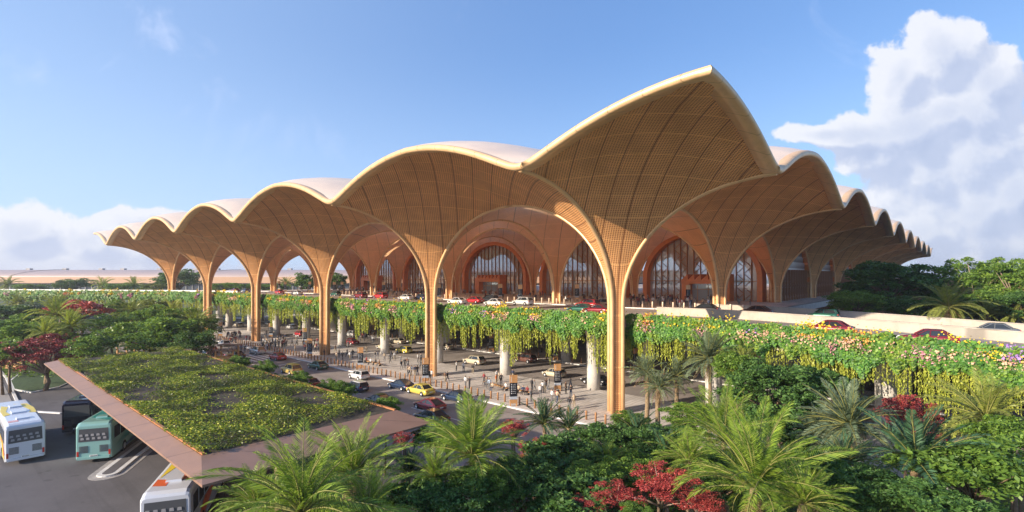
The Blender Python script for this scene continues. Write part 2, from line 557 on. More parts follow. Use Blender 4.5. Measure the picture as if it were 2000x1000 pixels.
class MB:
    """collects shapes with materials, builds one mesh"""
    def __init__(s):
        s.v = []; s.f = []; s.mi = []; s.sm = []; s.mats = []

    def _m(s, m):
        if m not in s.mats: s.mats.append(m)
        return s.mats.index(m)

    def add(s, vs, fs, m, smooth=False):
        o = len(s.v)
        s.v.extend([tuple(x) for x in vs])
        k = s._m(m)
        for f in fs:
            s.f.append(tuple(i + o for i in f)); s.mi.append(k); s.sm.append(smooth)
        return s

    def box(s, c, d, m, rz=0.0, top=1.0, topx=None):
        """box centred at c, sizes d; top scales the upper face"""
        hx, hy, hz = d[0] / 2, d[1] / 2, d[2] / 2
        tx = topx if topx is not None else top
        cs, sn = math.cos(rz), math.sin(rz)
        vs = []
        for z, kx, ky in ((-hz, 1, 1), (hz, tx, top)):
            for x, y in ((-hx, -hy), (hx, -hy), (hx, hy), (-hx, hy)):
                X, Y = x * kx, y * ky
                vs.append((c[0] + X * cs - Y * sn, c[1] + X * sn + Y * cs, c[2] + z))
        return s.add(vs, [(0, 3, 2, 1), (4, 5, 6, 7), (0, 1, 5, 4), (1, 2, 6, 5), (2, 3, 7, 6), (3, 0, 4, 7)], m)

    def prism(s, poly, z0, z1, m, cap=True):
        n = len(poly)
        vs = [(p[0], p[1], z0) for p in poly] + [(p[0], p[1], z1) for p in poly]
        fs = [(i, (i + 1) % n, n + (i + 1) % n, n + i) for i in range(n)]
        if cap: fs += [tuple(range(n - 1, -1, -1)), tuple(range(n, 2 * n))]
        return s.add(vs, fs, m)

    def lathe(s, prof, m, c=(0, 0, 0), seg=16, smooth=True, axis='z', cap=True):
        vs = []; fs = []
        for (r_, z) in prof:
            for k in range(seg):
                t = 2 * math.pi * k / seg
                x, y = r_ * math.cos(t), r_ * math.sin(t)
                if axis == 'z': vs.append((c[0] + x, c[1] + y, c[2] + z))
                elif axis == 'y': vs.append((c[0] + x, c[1] + z, c[2] + y))
                else: vs.append((c[0] + z, c[1] + x, c[2] + y))
        n = len(prof)
        for i in range(n - 1):
            for k in range(seg):
                a, b = i * seg + k, i * seg + (k + 1) % seg
                fs.append((a, b, b + seg, a + seg) if axis == 'z' or axis == 'x' else (b, a, a + seg, b + seg))
        if cap:
            fs.append(tuple(range(seg - 1, -1, -1)))
            fs.append(tuple(range((n - 1) * seg, n * seg)))
        return s.add(vs, fs, m, smooth)

    def tube(s, pts, rad, m, seg=6, cap=True, smooth=True):
        pts = [Vector(p) for p in pts]
        n = len(pts)
        rads = rad if hasattr(rad, '__len__') else [rad] * n
        vs = []; fs = []
        up = Vector((0, 0, 1))
        prev = None
        for i, p in enumerate(pts):
            d = (pts[min(i + 1, n - 1)] - pts[max(i - 1, 0)]).normalized()
            if prev is None:
                a = d.cross(up if abs(d.z) < 0.9 else Vector((1, 0, 0))).normalized()
            else:
                a = (prev - d * prev.dot(d)).normalized()
            prev = a
            b = d.cross(a)
            for k in range(seg):
                t = 2 * math.pi * k / seg
                vs.append(p + (a * math.cos(t) + b * math.sin(t)) * rads[i])
        for i in range(n - 1):
            for k in range(seg):
                a_, b_ = i * seg + k, i * seg + (k + 1) % seg
                fs.append((a_, b_, b_ + seg, a_ + seg))
        if cap: fs += [tuple(range(seg - 1, -1, -1)), tuple(range((n - 1) * seg, n * seg))]
        return s.add(vs, fs, m, smooth)

    def sweep(s, pts, prof, B, m, smooth=True, cap=True):
        """sweep a closed 2-D profile (n, b) along a path lying in the plane whose normal is B"""
        B = Vector(B).normalized()
        pts = [Vector(p) for p in pts]
        n = len(pts); k_ = len(prof)
        vs = []; fs = []
        for i, p in enumerate(pts):
            d = (pts[min(i + 1, n - 1)] - pts[max(i - 1, 0)]).normalized()
            N = B.cross(d).normalized()
            for (q, w) in prof: vs.append(p + N * q + B * w)
        for i in range(n - 1):
            for k in range(k_):
                a_, b_ = i * k_ + k, i * k_ + (k + 1) % k_
                fs.append((a_, b_, b_ + k_, a_ + k_))
        if cap: fs += [tuple(range(k_ - 1, -1, -1)), tuple(range((n - 1) * k_, n * k_))]
        return s.add(vs, fs, m, smooth)

    def mesh(s, name):
        me = bpy.data.meshes.new(name)
        me.from_pydata(s.v, [], s.f)
        for m in s.mats: me.materials.append(m)
        me.polygons.foreach_set('material_index', s.mi)
        me.polygons.foreach_set('use_smooth', s.sm)
        me.update()
        return me

    def build(s, name, parent=None):
        return link(name, s.mesh(name), parent)


def ellipse(rx, ry, n=10):
    return [(rx * math.cos(2 * math.pi * k / n), ry * math.sin(2 * math.pi * k / n)) for k in range(n)]

# ================================================================ TERMINAL
NA, NB = 5, 8                 # columns run 0..NA along the left face, 0..NB along the right face
Z0, BR = 12.6, 13.15          # springing height, rise to the crown of an arch
PP = 2.5
CR = 0.90                     # half width of a column, corner to corner
FMAX = 2 ** (1 / PP)


def cl(x): return max(0.0, min(1.0, x))


def lift(a, b):
    return 0.10 * cl(a / S) * cl(b / S) * cl((NA * S - a) / S)


def qv(al): return math.sqrt(max(0.0, 1 - min(1, al) ** 2))


def diag_table(h):
    ts = np.linspace(0, 1, 80)
    L = 0; tab = []; pn = pz = None
    for t in ts:
        al = t
        f = FMAX * al
        n = math.sqrt(2) * (h - (h - CR / 2) * qv(al))
        z = Z0 + BR * f
        if pn is not None: L += math.hypot(n - pn, z - pz)
        pn, pz = n, z
        tab.append((n, L))
    return np.array(tab)


DTAB = diag_table(S / 2)
NM = S / 2 / math.sqrt(2)
LM = float(np.interp(NM, DTAB[:, 0], DTAB[:, 1]))


def nmod(n, f, z):
    if f == 0: return NM - LM - (Z0 - z)
    return n if n >= NM else NM - (LM - float(np.interp(n, DTAB[:, 0], DTAB[:, 1])))



def shell(A0, B0, su, sv, nw=16, nf=30):
    """one quarter of a column's flared canopy; u runs along a (sign su), v along b (sign sv). Local frame (b, a, z) about the column"""
    hu = OV if (A0 == 0 and su < 0) or (A0 == NA * S and su > 0) else S / 2
    hv = OV if (B0 == 0 and sv < 0) or (B0 == NB * S and sv > 0) else S / 2
    rows = [('z', 0.0), ('z', Z0 * 0.5)] + [('f', FMAX * t) for t in
            list(np.linspace(0, 1 / FMAX, nf - 10, endpoint=False)) + list(1 / FMAX + (1 - 1 / FMAX) * np.linspace(0, 1, 11) ** 1.0)]
    V = []; UV = []
    for kind, val in rows:
        f = 0.0 if kind == 'z' else val
        pm = 0.0 if f <= 1 else math.acos(min(1, f ** (-PP / 2)))
        for k in range(nw + 1):
            ph = pm + (math.pi / 2 - 2 * pm) * k / nw
            c2, s2 = math.cos(ph) ** 2, math.sin(ph) ** 2
            al, be = min(1, f * c2 ** (1 / PP)), min(1, f * s2 ** (1 / PP))
            u = hu - (hu - CR * c2) * qv(al)
            v = hv - (hv - CR * s2) * qv(be)
            z = val if kind == 'z' else Z0 + BR * f * (1 + lift(A0 + su * u, B0 + sv * v))
            V.append((sv * v, su * u, z))
            n = (u + v) / math.sqrt(2)
            nn = nmod(n, f, z); mm = (u - v) / math.sqrt(2)
            cu, cv_ = (A0 - B0) / math.sqrt(2), (A0 + B0) / math.sqrt(2)
            # one diagonal grid runs over the whole roof
            UV.append((cu + su * mm, cv_ + su * nn) if su == sv else (cu + su * nn, cv_ + su * mm))
    # make v monotone and continuous near the springing: use arc length from height for low f
    F = []
    w = nw + 1
    flip = su * sv > 0
    for i in range(len(rows) - 1):
        for k in range(nw):
            q = (i * w + k, i * w + k + 1, (i + 1) * w + k + 1, (i + 1) * w + k)
            F.append(q[::-1] if flip else q)
    return V, F, UV


def rib_path(A0, B0, da, db, n=22):
    h = OV if (A0 == 0 and da < 0) or (A0 == NA * S and da > 0) or (B0 == 0 and db < 0) or (B0 == NB * S and db > 0) else S / 2
    pts = [(db * CR, da * CR, 0.0), (db * CR, da * CR, Z0 * 0.5), (db * CR, da * CR, Z0)]
    for i in range(1, n + 1):
        t = math.pi / 2 * i / n
        al = math.sin(t)
        d = h - (h - CR) * math.cos(t)
        pts.append((db * d, da * d, Z0 + BR * al * (1 + lift(A0 + da * d, B0 + db * d))))
    return pts


terminal = empty('terminal_building', (C0[0], C0[1], 0), ANG_R,
                 'huge terminal with a scalloped golden canopy roof carried on tall flaring lattice columns', 'terminal building')


def edge_z(d, h=S / 2, rnd=0.9):
    """height of the canopy edge at distance d from the nearest column line"""
    d = math.sqrt(d * d + rnd * rnd) - rnd
    al = math.sqrt(max(0, 1 - ((h - min(d, h)) / h) ** 2))
    return Z0 + BR * (1 + al ** PP) ** (1 / PP)


SEEN_ALL = [(i, j) for i in range(0, 4) for j in range(0, NA + 1)] + [(i, j) for i in range(4, NB + 1) for j in (0, 1)]
for (i, j) in SEEN_ALL:
    A0, B0 = j * S, i * S
    hi = i <= 1 and j <= 3
    inner = i > 0 and j > 0
    Vs = []; Fs = []; Us = []; Ms = []
    for su in (1, -1):
        for sv in (1, -1):
            v, f, u = shell(A0, B0, su, sv, 20 if hi else 12, 34 if hi else 26)
            o = len(Vs)
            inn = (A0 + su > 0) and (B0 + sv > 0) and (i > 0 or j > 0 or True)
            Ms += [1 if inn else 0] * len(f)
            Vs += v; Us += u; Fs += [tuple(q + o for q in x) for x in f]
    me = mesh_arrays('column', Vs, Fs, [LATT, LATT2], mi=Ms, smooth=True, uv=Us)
    col = link('column', me, terminal)
    col.location = (B0, A0, 0)
    for (da, db) in ((1, 0), (-1, 0), (0, 1), (0, -1)):
        m = MB()
        m.sweep(rib_path(A0, B0, da, db), ellipse(0.24, 0.26, 8), (abs(da), -abs(db), 0), GOLD)
        r_ = m.build('rib', col)

# roof skin
def roof_top(a, b):
    tL = b + OV; tR = a + OV; tE = NA * S + OV - a; tB = NB * S + OV - b
    def prof(x, n):
        x = max(-OV, min(n * S + OV, x))
        k = min(n, max(0, round(x / S)))
        h = OV if x < 0 or x > n * S else S / 2
        return edge_z(abs(x - k * S), h, 1.5)
    pa, pb = prof(a, NA), prof(b, NB)
    ta, tb = min(tL, tB), min(tR, tE)
    w = cl(0.5 + (tb - ta) / 10.0)
    w = w * w * (3 - 2 * w)
    t = min(ta, tb)
    # a bay dome deeper in
    deep = cl((t - 12) / 12); deep = deep * deep * (3 - 2 * deep)
    z = pa * w + pb * (1 - w)
    return z + 0.68 + 2.6 * (1 - math.exp(-t / 6)) + 0.8 * deep


NAG, NBG = 110, 150
aa = np.unique(np.concatenate([np.linspace(-OV, NA * S + OV, NAG), np.arange(0, NA + 1) * S, [-OV + .5, -OV + 1.2, NA * S + OV - .5]]))
bb = np.unique(np.concatenate([np.linspace(-OV, NB * S + OV, NBG), np.arange(0, NB + 1) * S, [-OV + .5, -OV + 1.2, NB * S + OV - .5]]))
V = [(b, a, roof_top(a, b)) for a in aa for b in bb]
nb = len(bb)
def light_opening(i, k):  # unseen openings added to the skin, sized to brighten the vaults below
    a_, b_ = (aa[i] + aa[i + 1]) / 2, (bb[k] + bb[k + 1]) / 2
    if a_ < 0 or b_ < 0 or a_ > NA * S or b_ > NB * S: return False
    return math.hypot(a_ % S - S / 2, b_ % S - S / 2) < 14.6
F = [(i * nb + k + nb, i * nb + k + nb + 1, i * nb + k + 1, i * nb + k) for i in range(len(aa) - 1) for k in range(nb - 1) if not light_opening(i, k)]
link('roof', mesh_arrays('roof', V, F, [SKIN], smooth=True), terminal)

# gold fascia round the roof edge
def edge_pts(n):
    xs = []
    for k in range(-1, n + 1):
        lo = k * S if k >= 0 else -OV
        hi_ = (k + 1) * S if k < n else n * S + OV
        m_ = 24
        xs += list(np.linspace(lo, hi_, m_, endpoint=False))
        if k >= 0: xs += [lo + 0.3, lo + 0.7]
        if k < n: xs += [hi_ - 0.3, hi_ - 0.7]
    xs.append(n * S + OV)
    xs = sorted(set(round(x, 4) for x in xs))
    r_ = []
    for x in xs:
        k = min(n, max(0, round(x / S)))
        h = OV if x < 0 or x > n * S else S / 2
        r_.append((x, edge_z(abs(x - k * S), h)))
    return r_


prof = [(-0.03, -1.05), (-0.06, 0.18), (0.05, 0.36), (0.34, 0.42), (0.55, 0.33), (0.66, 0.05), (0.70, -0.9)]
for nm, n, fn, B in (('left', NA, lambda x, z: (-OV, x, z), (-1, 0, 0)), ('back', NA, lambda x, z: (NB * S + OV, x, z), (-1, 0, 0)),
                     ('right', NB, lambda x, z: (x, -OV, z), (0, -1, 0)), ('end', NB, lambda x, z: (x, NA * S + OV, z), (0, -1, 0))):
    m = MB()
    sgn = 1 if nm in ('left', 'right') else -1
    path = [fn(x, z + (0.0 if nm in ('left', 'back') else 0.006)) for x, z in edge_pts(n)]
    # the profile's first coordinate points up, the second outward
    B_ = Vector(B)
    if nm in ('left', 'back'):
        pr = [(q, w * sgn) for q, w in prof]
        Bv = Vector((-1, 0, 0)); ups = 1
    else:
        pr = [(q, w * sgn) for q, w in prof]
        Bv = Vector((0, -1, 0)); ups = -1
    N_test = Bv.cross(Vector((0, 1, 0)) if nm in ('left', 'back') else Vector((1, 0, 0)))
    if N_test.z < 0: pr = [(-q, w) for q, w in pr]
    m.sweep(path, pr, Bv, FASCIA, cap=False)
    ax_ = 1 if nm in ('left', 'back') else 0          # mitred corners
    K_ = len(prof)
    for q_ in range(K_):
        for idx_, sg_ in ((q_, -1), (len(m.v) - K_ + q_, 1)):
            v_ = list(m.v[idx_]); v_[ax_] += sg_ * prof[q_][1]; m.v[idx_] = tuple(v_)
    m.build('roof_edge', terminal)

# ---- glazed arches in the plane of the third row, and the screen wall down the right side
def arch_pts(hw, top, base, n=28):
    """arch outline from left foot to right foot; semi-ellipse above the springing"""
    zs = base + (top - base) * 0.32
    pts = [(-hw, base)]
    for k in range(n + 1):
        t = math.pi * (1 - k / n)
        pts.append((hw * math.cos(t), zs + (top - zs) * math.sin(t)))
    pts.append((hw, base))
    return pts


def arch_h(x, hw, top, base):
    zs = base + (top - base) * 0.32
    return zs + (top - zs) * math.sqrt(max(0, 1 - (x / hw) ** 2))


def glazed_arch(j, stepped=False):
    ac = (j + 0.5) * S
    bpl = 2 * S + 1.2
    hw, top = 13.6, 26.6
    root = empty('glazed_arch', (bpl, ac, DECK), 0)
    root.parent = terminal
    m = MB()
    pts = [(0.0, x, z - DECK) for x, z in arch_pts(hw, top, DECK)]
    m.sweep(pts, [(-0.55, -1.6), (0.55, -1.6), (0.55, 1.6), (-0.55, 1.6)], (1, 0, 0), ORANGE, smooth=False)
    m.build('arch_frame', root)
    hg = hw - 0.5
    m = MB()
    op = [(0.35, x, z - DECK) for x, z in arch_pts(hg, top - 0.5, DECK)]
    m.add(op, [tuple(range(len(op)))], GLASS)
    m.build('window_pane', root)
    m = MB()
    n = 16
    xs = np.linspace(-hg, hg, n + 1)
    for k, x in enumerate(xs[1:-1]):
        h = arch_h(x, hg, top - 0.5, DECK) - DECK
        m.box((0.0, x, h / 2), (0.4, 0.15, h), BRONZE)
        # zigzag to the next bar
        x2 = xs[k + 2] if k + 2 < len(xs) else None
        if x2 is not None and k % 3 != 2:
            h2 = min(h, arch_h(x2, hg, top - 0.5, DECK) - DECK) - 0.3
            z = 0.3; fl = False
            while z < h2 - 1.4:
                a0, a1 = (x, x2) if fl else (x2, x)
                m.tube([(0.0, a0, z), (0.0, a1, z + 1.5)], 0.07, BRONZE, 4, smooth=False)
                z += 1.5; fl = not fl
    for z in (4.6,):
        m.box((0.1, 0, z), (0.25, hg * 2, 0.2), BRONZE)
    m.build('glazing_bars', root)
    return root


for j in range(0, 5): glazed_arch(j)

# entrance portals with a saw-tooth canopy
def portal(bc, ac, n=7):
    root = empty('entrance_portal', (bc, ac, DECK), 0)
    root.parent = terminal
    m = MB()
    w = 11.0
    m.box((0, -w / 2 + 0.4, 2.0), (3.0, 0.8, 4.0), ORANGE); m.box((0, w / 2 - 0.9, 2.0), (3.0, 1.8, 4.0), ORANGE)
    m.box((0, 0, 4.45), (3.2, w, 0.9), ORANGE)
    for k in range(n):
        y0 = -w / 2 + w * k / n; y1 = y0 + w / n
        m.add([(-1.6, y0, 4.9), (-1.6, y1, 4.9), (-1.6, y0 + 0.12, 6.2), (1.6, y0, 4.9), (1.6, y1, 4.9), (1.6, y0 + 0.12, 6.2)],
              [(0, 2, 1), (3, 4, 5), (0, 1, 4, 3), (1, 2, 5, 4), (2, 0, 3, 5)], ORANGE)
    m.build('portal_frame', root)
    m = MB()
    for y in (-2.5, -0.1, 2.4): m.box((0.4, y, 1.9), (0.12, 0.12, 3.8), GOLDP)
    m.box((0.4, 0, 2.7), (0.12, w - 2.6, 0.14), GOLDP)
    m.box((0.5, 0, 1.9), (0.03, w - 2.7, 3.9), GLASS)
    m.build('door', root)
    m = MB()
    m.box((0.9, -1.5, 3.4), (0.1, 4, 0.5), mat('lit_sign', (0.9, 0.85, 0.7), 0.5, emit=(1, 0.92, 0.75), estr=1.2))
    m.build('light_panel', root)


for j in (0, 2, 4): portal(2 * S - 1.2, (j + 0.5) * S - (2.5 if j == 0 else 0))

SCALE = bpy.data.materials.new('scale_screen')
SCALE.use_nodes = True
t = NT(SCALE.node_tree)
b = t.n['Principled BSDF']
tcn = t.node('ShaderNodeTexCoord')
sp = t.node('ShaderNodeSeparateXYZ')
t.put(sp.inputs[0], tcn.outputs['Object'])
z_ = t.math('DIVIDE', sp.outputs[2], 1.5)
row = t.math('FLOOR', z_)
off = t.math('MULTIPLY', t.math('PINGPONG', row, 1.0), 0.5)
xx = t.math('ADD', t.math('DIVIDE', sp.outputs[0], 1.1), off)
fx = t.math('PINGPONG', xx, 0.5)
fz = t.math('FRACT', z_)
arc = t.math('ADD', fz, t.math('MULTIPLY', t.math('POWER', fx, 2), -2.2))
c = t.ramp(arc, [(0.0, (0.11, 0.10, 0.10)), (0.18, (0.16, 0.15, 0.15)), (0.45, (0.42, 0.41, 0.42)), (1.0, (0.62, 0.60, 0.60))])
t.put(b.inputs['Base Color'], c)
b.inputs['Roughness'].default_value = 0.3
MATS['scale_screen'] = SCALE

for i in range(2, NB):
    bc = (i + 0.5) * S
    root = empty('screen_bay', (bc, 0.6, 0), 0)
    root.parent = terminal
    hw = S / 2 - 1.3
    def wallh(x):
        d = S / 2 - abs(x)
        al = math.sqrt(max(0, 1 - ((S / 2 - d) / (S / 2 - CR)) ** 2)) if d > CR else 0
        return Z0 + BR * al
    m = MB()
    xs = np.linspace(-hw, hw, 25)
    vs = [(x, 0.35, 3.0) for x in xs] + [(x, 0.35, wallh(x)) for x in xs]
    m.add(vs, [(k, k + 1, 26 + k, 25 + k) for k in range(24)], SCALE)
    m.build('screen_panel', root)
    m = MB()
    for x in np.linspace(-hw, hw, 14):
        h = min(wallh(x), 17.6)
        m.box((x, -0.1, h / 2 + 1.5), (0.16, 0.5, h - 3.0), BRONZE)
        if x < hw - 0.1:
            z = 6.0; fl = False
            x2 = x + 2 * hw / 13
            while z < 15:
                m.tube([(x if fl else x2, -0.1, z), (x2 if fl else x, -0.1, z + 1.3)], 0.09, BRONZE, 4, smooth=False)
                z += 1.3; fl = not fl
    m.box((0, 0.1, DECK + 0.6), (2 * hw, 0.3, 1.3), BRONZE)
    m.build('screen_bars', root)
    for s_ in (-1, 1):
        m = MB()
        m.box((s_ * (hw + 0.2), 0.3, 9), (1.3, 1.2, 18), GOLDP)
        m.build('screen_pier', root)
    m = MB()      # stepped soffit edge on the far side of the opening
    pts = [(x, -0.1, wallh(x) - 0.4) for x in np.linspace(0, hw, 12)]
    for p in pts: m.box(p, (1.25, 0.8, 1.3), ORANGE)
    m.build('stepped_edge', root)

# inside: mezzanine slabs and far structure seen through the glass
m = MB()
m.box((2 * S + 30, 2.5 * S, DECK + 6.0), (10, 3.4 * S, 0.8), WHITE)
m.box((2 * S + 25.2, 2.5 * S, DECK + 6.9), (0.2, 3.4 * S, 1.1), mat('balustrade', (0.55, 0.55, 0.55), 0.3))
for k in range(9): m.box((2 * S + 26, (0.9 + k * 0.4) * S, DECK + 2.8), (0.9, 0.9, 5.6), WHITE)
m.build('mezzanine', terminal)
m = MB()
for k in range(14):
    a_ = (0.3 + 0.35 * k) * S
    m.box((2 * S + 12 + (k % 3) * 4, a_, DECK + 0.65), (1.2, 3.6, 1.3), [WHITE, GREYP, GOLDP][k % 3])
m.build('counter', terminal)

# ================================================================ GROUND, ROADS, DECK
def sheet(name, poly, z, m, kind='structure'):
    mb = MB()
    mb.add([(p[0], p[1], z) for p in poly], [tuple(range(len(poly)))], m)
    o = mb.build(name)
    me = o.data
    if me.polygons[0].normal.z < 0: me.flip_normals()
    return tag(o, kind=kind)


def ws(a0, a1, b0, b1): return [W(a0, b0), W(a1, b0), W(a1, b1), W(a0, b1)]


m = MB()
n_ = 24
m.add([(-6000, -400, 0), (6000, -400, 0), (6000, 9000, 0), (-6000, 9000, 0)], [(0, 1, 2, 3)], GRASSG)
tag(m.build('ground'), kind='structure')

KB = -6.4
sheet('front_road', ws(-8, 175, KB - 19.5, KB), 0.008, ASPHW)
sheet('plaza_paving', ws(-30, 182, KB + 0.25, 9.0), 0.13, PAVE)
sheet('lower_road', ws(-60, 182, 9.0, 24.4), 0.012, ASPHW)
sheet('lower_paving', ws(-60, 182, 24.6, 75), 0.13, PAVE)


def strip_box(name, a0, a1, b0, b1, z0, z1, m, kind='structure', label=None, cat=None, group=None):
    mb = MB()
    mb.prism([W(a0, b0)[:2], W(a0, b1)[:2], W(a1, b1)[:2], W(a1, b0)[:2]], z0, z1, m)
    o = mb.build(name)
    return tag(o, label, cat, group, kind)


strip_box('front_kerb', -30, 175, KB, KB + 0.45, 0, 0.16, KERB)
strip_box('inner_kerb', -40, 180, 24.3, 24.75, 0, 0.16, KERB)
# lane markings
m = MB()
for k in range(22):
    a_ = -4 + k * 7
    p = [W(a_, KB - 7.9)[:2], W(a_ + 3, KB - 7.9)[:2], W(a_ + 3, KB - 7.75)[:2], W(a_, KB - 7.75)[:2]]
    m.add([(q[0], q[1], 0.014) for q in p], [(0, 1, 2, 3)], WHITE)
tag(m.build('road_markings'), kind='structure')
# zebra crossing
m = MB()
for k in range(11):
    b_ = KB - 1.2 - k * 1.15
    p = [W(69, b_), W(79, b_), W(79, b_ - 0.55), W(69, b_ - 0.55)]
    m.add([(q[0], q[1], 0.016) for q in p], [(3, 2, 1, 0)], WHITE)
# turn arrow
ax, ay, _ = G(645, 752)
def arrow(cx, cy, ang, s):
    pts = [(-1.6, -0.15), (0.4, -0.15), (0.4, -0.5), (1.7, 0), (0.4, 0.5), (0.4, 0.15), (-1.6, 0.15)]
    c_, s_ = math.cos(ang), math.sin(ang)
    return [(cx + (x * c_ - y * s_) * s, cy + (x * s_ + y * c_) * s, 0.016) for x, y in pts]
m.add(arrow(ax, ay, ANG_L, 1.3), [tuple(range(7))], WHITE)
p = [W(63, KB - 0.6), W(63.4, KB - 0.6), W(60, KB - 12), W(59.6, KB - 12)]
m.add([(q[0], q[1], 0.016) for q in p], [(0, 1, 2, 3)], WHITE)
tag(m.build('crossing_markings'), kind='structure')

# upper deck
DT = DECK
strip_box('upper_deck', -6, 182, 2.6, 4 * S, DT - 1.3, DT - 0.01, CONC)
sheet('upper_road', ws(-6, 182, 3.8, 29.6), DT + 0.005, ASPHU)
sheet('upper_paving', ws(-5.9, 182, 30.1, 9 * S), DT + 0.12, PAVEU)
strip_box('upper_kerb', -6, 182, 29.6, 30.1, DT, DT + 0.15, KERB)


def rdrop(a):
    return 0.0 if a > -5 else 1.0 * ((-5 - a) / 31) ** 1.45


def ramp_strip(mb, b0, b1, zlo, zhi, m, a0=-6.0, a1=-78.0, n=24):
    """box strip that follows the descending ramp"""
    vs = []; fs = []
    for k in range(n + 1):
        a_ = a0 + (a1 - a0) * k / n
        dz = rdrop(a_)
        for b_, z in ((b0, zlo), (b1, zlo), (b1, zhi), (b0, zhi)):
            x, y, _ = W(a_, b_)
            vs.append((x, y, DT - dz + z))
    for k in range(n):
        o = k * 4
        for q in range(4):
            fs.append((o + q, o + 4 + q, o + 4 + (q + 1) % 4, o + (q + 1) % 4))
    fs += [(0, 1, 2, 3), (n * 4 + 3, n * 4 + 2, n * 4 + 1, n * 4)]
    mb.add(vs, fs, m)


m = MB(); ramp_strip(m, 2.6, 32.0, -1.4, -0.01, CONC); tag(m.build('ramp_deck'), kind='structure')
m = MB(); ramp_strip(m, 3.4, 31.2, -0.005, 0.01, ASPHW); tag(m.build('ramp_road'), kind='structure')
for (b_, a0_, lab) in ((31.2, 3.0, 'long pale parapet wall behind the dark cars at the back of the ramp'),
                       (18.4, 3.8, 'pale concrete wall dividing the two lanes of the ramp'),
                       (2.75, -6.0, 'low concrete parapet under the flower planter beside the ramp')):
    m = MB()
    h = 1.05 if b_ > 5 else 0.5
    ramp_strip(m, b_, b_ + 0.4, -0.02, h, PARAPET, a0=a0_)
    ramp_strip(m, b_ - 0.06, b_ + 0.46, h, h + 0.1, PARAPET, a0=a0_)
    tag(m.build('parapet_wall'), lab, 'parapet wall', 'parapets of the ramp')

# left viaduct where the road swings away
P0, P1 = W(118, 2.6), W(182, 2.6)
FRONT = [W(118, 2.6)[:2], W(135, 2.6)[:2], (-108, 159.5), (-140, 166), (-172, 172), (-250, 184), (-420, 205)]
BACKL = [(x + 6, y + 26) for x, y in FRONT[::-1]]
m = MB()
m.prism(FRONT[2:] + BACKL[:-2] + [W(140, 20)[:2]], DT - 1.2, DT - 0.02, CONC)
tag(m.build('viaduct_deck'), kind='structure')
m = MB()
PB = [(x + 1.5, y + 9) for x, y in FRONT]
for i in range(1, len(PB) - 1):
    x0, y0 = PB[i]; x1, y1 = PB[i + 1]
    L = math.hypot(x1 - x0, y1 - y0)
    m.box(((x0 + x1) / 2, (y0 + y1) / 2, DT + 0.6), (L + 0.2, 0.4, 1.2), WHITE, math.atan2(y1 - y0, x1 - x0))
tag(m.build('road_barrier'), 'long white barrier along the far left stretch of elevated road', 'road barrier')

sheet('bounce_apron', ws(-400, 900, 9 * S, 9 * S + 900), 0.02, BOUNCE_APRON)  # unseen pale ground added to bounce light into the far side of the hall
# concrete pillars under the deck
def make_pillar():
    m = MB()
    prof = [(0.95, 0.0), (0.92, 2.0), (0.95, 5.0), (1.05, 7.5), (1.25, 8.8), (1.5, 9.1)]
    m.lathe([(r_, z) for r_, z in prof], PILLAR, seg=24)
    return m.mesh('pillar')


PM = make_pillar()
np_ = 0
for ib in range(0, 3):
    for ja in range(-4, 10):
        a_, b_ = 8.7 + ja * S / 2, 8.85 + ib * S / 2
        if a_ < -62: continue
        x, y, _ = W(a_, b_)
        px = 1000 + x / y * FPX
        if px > 2060 or y < 5: continue
        o = link('pillar', PM)
        dz = rdrop(a_)
        o.location = (x, y, 0); o.scale = (1, 1, (DT - 1.35 - dz) / 9.1)
        rown = ['front', 'second', 'third'][ib]
        if ja < 0: lab = f'concrete pillar of the {rown} row under the ramp on the right, {["first","second","third","fourth"][-ja-1]} beyond the corner column'
        else: lab = f'concrete pillar of the {rown} row under the upper deck, {["nearest","second","third","fourth","fifth","sixth","seventh","eighth","ninth","farthest"][ja]} from the corner column'
        tag(o, lab, 'pillar', 'round concrete pillars under the upper deck')
for k, (x, y) in enumerate([(-110, 164), (-128, 168), (-146, 171), (-165, 175), (-185, 178), (-90, 158)]):
    o = link('pillar', PM); o.location = (x, y, 0)
    tag(o, 'concrete pillar holding up the distant flowered road on the left', 'pillar', 'round concrete pillars under the upper deck')

# back wall of the lower hall
m = MB()
m.prism([W(-70, 62)[:2], W(-70, 63)[:2], W(182, 63)[:2], W(182, 62)[:2]], 0, DT - 1.3, DARKWALL)
for k in range(60):
    a_ = -20 + k * 3.3
    x, y, _ = W(a_, 61.8)
    m.box((x, y, 3.0), (0.3, 0.3, 6.0), GOLDP, ANG_R)
for z in (1.4, 2.8, 4.2, 5.6): 
    m.prism([W(-60, 61.85)[:2], W(-60, 61.95)[:2], W(180, 61.95)[:2], W(180, 61.85)[:2]], z, z + 0.15, GOLDP)
tag(m.build('arrivals_wall'), 'dark glazed wall with timber fins behind the lower level walkway', 'wall')

# ---------------- distant terminal wing, left, and the low wing at the right
wing = empty('distant_terminal_wing', (-200, 420, 0), 0.0, 'long low wing with a pale barrel roof far behind the trees on the left', 'terminal building')
m = MB()
zt = D(0, 527, 420)[2]; ze = D(0, 552, 400)[2]
prof = []
for k in range(9):
    t = math.pi / 2 * k / 8
    prof.append((-22 + 26 * (1 - math.cos(t)), ze + 4.6 + (zt - ze - 4.6) * math.sin(t)))
secs = [(-22, ze + 4.0)] + prof + [(30, zt - 0.6), (60, zt - 8)]
x0, x1 = -260, 330
vs = [(x0, y, z) for y, z in secs] + [(x1, y, z) for y, z in secs]
n_ = len(secs)
m.add(vs, [(k, n_ + k, n_ + k + 1, k + 1) for k in range(n_ - 1)], mat('wing_roof', (0.42, 0.33, 0.31), 0.5, var=0.05, vscale=0.05), smooth=True)
m.build('roof', wing)
m = MB()
m.box((35, -22.5, ze + 2.0), (590, 1.2, 4.8), mat('wing_fascia', (0.52, 0.31, 0.19), 0.5)); m.build('fascia', wing)
m = MB()
